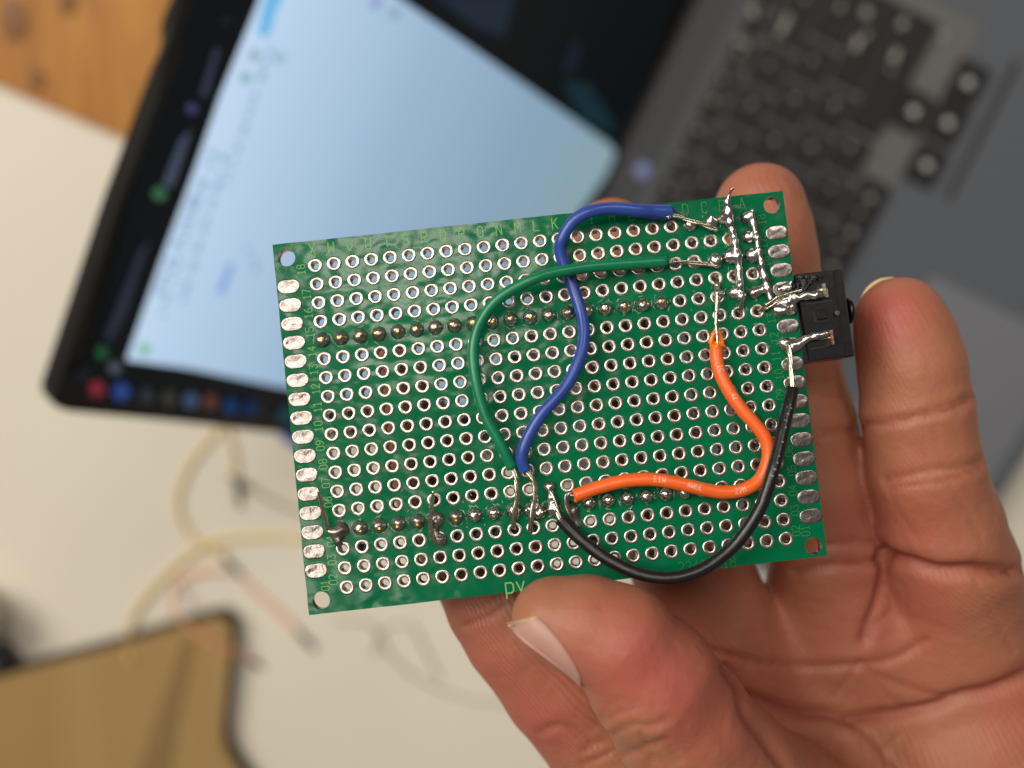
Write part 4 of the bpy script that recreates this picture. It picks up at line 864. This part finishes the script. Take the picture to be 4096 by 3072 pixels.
no = np.empty(n * 3); me.vertex_normals.foreach_get('vector', no) if hasattr(me, 'vertex_normals') else me.vertices.foreach_get('normal', no); no = no.reshape(-1, 3)
PX = 2048 + F * co[:, 0] / co[:, 2]; PY = 1536 + F * co[:, 1] / co[:, 2]; facing = np.clip(-(no * co).sum(1) / np.linalg.norm(co, axis=1), 0, 1)
crease = np.zeros(n); disp_ = np.zeros(n); blush = np.zeros(n)
def seg_dist(poly):
    P_ = catmull(poly, 6); d = np.full(n, 1e9)
    for a, b in zip(P_[:-1], P_[1:]):
        ab = b - a; L2 = ab.dot(ab) + 1e-9; t = np.clip(((PX - a[0]) * ab[0] + (PY - a[1]) * ab[1]) / L2, 0, 1); d = np.minimum(d, np.hypot(PX - a[0] - t * ab[0], PY - a[1] - t * ab[1]))
    return d
#           polyline, width px, depth mm, dmin, dmax (camera depth range), colour
CR = [([(3465, 1690), (3560, 1690), (3680, 1665), (3790, 1640), (3885, 1595)], 16, .55, 140, 160, .55),
      ([(3480, 1665), (3600, 1672), (3720, 1640), (3870, 1585)], 9, .25, 140, 160, .2),
      ([(3540, 1915), (3640, 1900), (3740, 1880), (3850, 1865), (3930, 1840)], 16, .5, 140, 162, .4),
      ([(3570, 1950), (3680, 1935), (3800, 1915), (3925, 1870)], 12, .35, 140, 162, .3),
      ([(3535, 2215), (3620, 2245), (3760, 2285), (3900, 2280), (4060, 2290)], 26, 1.8, 145, 178, .8),
      ([(3700, 1760), (3705, 1830), (3735, 1900)], 9, .18, 140, 162, .12), ([(3790, 1940), (3860, 2040), (3930, 2170)], 9, .2, 140, 165, .15),
      ([(3545, 1930), (3600, 2060), (3680, 2170)], 9, .15, 140, 165, .1), ([(3740, 1700), (3745, 1780), (3738, 1850)], 8, .15, 140, 165, .1),
      ([(3300, 1735), (3380, 1725), (3450, 1710)], 18, .4, 148, 170, .35), ([(3290, 1590), (3370, 1585)], 12, .2, 148, 170, .2),
      ([(3300, 2180), (3400, 2170), (3510, 2160)], 18, .5, 150, 178, .4), ([(3180, 2290), (3300, 2262), (3430, 2255), (3510, 2235)], 20, .7, 150, 178, .45),
      ([(3530, 2190), (3528, 2290), (3510, 2400), (3470, 2500), (3455, 2560)], 20, 1.1, 150, 182, .45), ([(3560, 2440), (3500, 2500), (3470, 2560)], 12, .3, 150, 182, .3),
      ([(2750, 2590), (2880, 2610), (3000, 2640), (3160, 2660), (3300, 2665), (3440, 2655), (3580, 2630), (3700, 2560)], 16, .6, 145, 185, .4),
      ([(3440, 2660), (3560, 2720), (3680, 2760), (3800, 2790)], 14, .4, 150, 185, .3), ([(3440, 2650), (3380, 2720), (3330, 2790)], 11, .25, 150, 185, .2),
      ([(2990, 2790), (3080, 2820), (3180, 2845), (3290, 2850), (3400, 2872), (3520, 2860), (3640, 2845), (3760, 2815), (3850, 2780), (3960, 2760), (4120, 2690)], 24, 1.6, 148, 190, .8),
      ([(3390, 2880), (3480, 2950), (3560, 3040), (3640, 3130)], 16, .5, 150, 190, .4), ([(3470, 2680), (3560, 2780), (3640, 2840)], 12, .3, 150, 190, .25),
      ([(3370, 2960), (3350, 3040), (3330, 3120)], 13, .35, 150, 190, .3), ([(3590, 2940), (3540, 3000), (3550, 3090)], 12, .3, 150, 190, .25),
      ([(3900, 2330), (3980, 2480), (4050, 2600)], 11, .2, 150, 185, .15), ([(3620, 2340), (3640, 2500), (3700, 2620)], 10, .15, 150, 185, .1),
      ([(2905, 2670), (2960, 2760), (2985, 2860), (3060, 2960), (3160, 3100)], 24, 1.0, 125, 185, .5),
      ([(1855, 2500), (1910, 2478), (1960, 2460), (2010, 2425)], 15, .45, 140, 170, .35), ([(1890, 2440), (1950, 2415), (2000, 2380)], 12, .3, 140, 170, .3),
      ([(2400, 2890), (2480, 2850), (2560, 2825)], 12, .35, 118, 145, .22), ([(2435, 2950), (2530, 2900), (2600, 2905), (2680, 2870)], 12, .4, 118, 145, .25), ([(2480, 3030), (2580, 2990), (2650, 2960)], 12, .4, 118, 145, .25),
      ([(2400, 2870), (2460, 2810), (2550, 2800)], 11, .25, 118, 145, .15), ([(2560, 2930), (2600, 3010), (2590, 3090)], 12, .3, 118, 145, .2), ([(2660, 2960), (2720, 3040)], 12, .3, 118, 148, .2),
      ([(2160, 2930), (2260, 2900), (2380, 2980)], 16, .4, 145, 170, .25), ([(2340, 3000), (2420, 2960)], 14, .4, 140, 170, .3), ([(2330, 3060), (2440, 3010)], 12, .4, 140, 170, .3)]
for poly, w, dep, d0, d1, cs in CR:
    d = seg_dist(poly); msk = (co[:, 2] > d0) & (co[:, 2] < d1) & (facing > .12)
    g = np.exp(-(d / w) ** 2) * msk; disp_ -= dep * .85 * g; crease = np.maximum(crease, cs * np.exp(-(d / (w * .55)) ** 2) * msk)
    disp_ += dep * .13 * np.exp(-((d - w * 2.6) / (w * 1.8)) ** 2) * msk
for x, y, r, a in ((3560, 1270, 150, .9), (2560, 2620, 230, .8), (2720, 2900, 200, .6), (1900, 2620, 220, .5), (2150, 2900, 200, .7), (3600, 2100, 260, .35), (3650, 2480, 260, .4), (3050, 2750, 280, .4), (3080, 720, 130, .2), (3700, 1500, 120, -.2), (2560, 3000, 150, -.9), (2120, 2380, 130, -.4), (3950, 2600, 200, -.1), (4050, 2850, 150, .5), (3360, 2100, 160, .2)):
    blush += a * np.exp(-(((PX - x) ** 2 + (PY - y) ** 2) / r ** 2))
nz = np.array([mnoise.noise(Vector(c_ * .11)) * .5 + mnoise.noise(Vector(c_ * .35)) * .12 for c_ in co])
co2 = co + no * (disp_ + nz * .35)[:, None]
Hm = W(co2)
hc = W(P(3300, 2700, 170)); Hl = Hm - hc
me.vertices.foreach_set('co', Hl.ravel())
ridge = np.where((co[:, 2] > 143) & (PY < 2300) & (PX > 3300), .35, np.where((co[:, 2] > 143) & (PX < 2400) & (PY > 2200), 2.2, np.where(co[:, 2] > 143, 1.0, .12)))
for nm_, ar in (('ridge', ridge), ('blush', blush), ('crease', np.clip(crease, 0, 1))):
    a_ = me.attributes.new(nm_, 'FLOAT', 'POINT'); a_.data.foreach_set('value', ar.astype(np.float32))
me.update(); me.name = 'hand'
hand = link('hand', me, None, Matrix.Translation(tuple(hc)))
tag(hand, 'bare left hand gripping the green circuit board between thumb and fingers', 'hand')
# nails
bvh = BVHTree.FromPolygons([Vector(c_) for c_ in co2], [tuple(p_.vertices) for p_ in me.polygons])
def hit(px, py):
    r = nrm(P(px, py, 1.0)); h = bvh.ray_cast(Vector((0, 0, 0)), Vector(r)); return None if h[0] is None else np.array(h[0])
up_ = catmull([(2142, 2468), (2166, 2478), (2200, 2512), (2236, 2560), (2274, 2614), (2306, 2670), (2324, 2712), (2330, 2744)], 5)
lo_ = catmull([(2024, 2496), (2058, 2534), (2100, 2572), (2146, 2606), (2192, 2640), (2238, 2674), (2284, 2712), (2322, 2750)], 5)
NU, NT = len(up_), 9; G = np.zeros((NU, NT, 3))
for i in range(NU):
    for j in range(NT):
        t = j / (NT - 1); q_ = up_[i] * (1 - t) + lo_[i] * t; h_ = hit(*(q_ + np.array((14, -10)) * t * .8)); D_ = 129.5 if h_ is None else h_[2]
        G[i, j] = P(q_[0], q_[1], min(D_, 133.5) - .45 * (1 - abs(2 * t - 1) ** 4) * .9 - .12)
for _ in range(6): G[1:-1, 1:-1] = (G[2:, 1:-1] + G[:-2, 1:-1] + G[1:-1, 2:] + G[1:-1, :-2]) / 4
V = [tuple(W(G[i, j]) - hc) for i in range(NU) for j in range(NT)] + [tuple(W(G[i, j] + np.array((0, 0, .45))) - hc) for i in range(NU) for j in range(NT)]
Fc = []; mi = []
for i in range(NU - 1):
    for j in range(NT - 1):
        a = i * NT + j; Fc.append((a, a + 1, a + NT + 1, a + NT)); b = a + NU * NT; Fc.append((b, b + NT, b + NT + 1, b + 1)); mi += [1 if i < 1 else 0] * 2
for i in range(NU - 1):
    for j in (0, NT - 1): a = i * NT + j; Fc.append((a, a + NT, a + NT + NU * NT, a + NU * NT)); mi.append(1 if i < 1 else 0)
for j in range(NT - 1):
    for i in (0, NU - 1): a = i * NT + j; Fc.append((a, a + 1, a + 1 + NU * NT, a + NU * NT)); mi.append(1 if i < 1 else 0)
me2 = mesh_of('fingernail', V, Fc, [M['nail'], M['nail_edge']])
if len(me2.polygons) == len(mi):
    for p_, k_ in zip(me2.polygons, mi): p_.material_index = k_
nl = link('fingernail', me2, hand); nl['label'] = 'thumb nail with pale free edge'
pth = catmull([(3434, 1262, 152.5), (3444, 1206, 152.8), (3472, 1156, 153), (3518, 1122, 153.2), (3575, 1110, 153.5)], 6)
v, f = tube([P(*q_) for q_ in pth], [.1, .24, .3, .24, .1], 10, flat=1.0); me3 = mesh_of('fingernail', [tuple(W(np.array(p_)) - hc) for p_ in v], f, M['nail_edge'])
link('fingernail', me3, hand)['label'] = 'pale nail edge showing past the little fingertip'
bpy.context.view_layer.update()
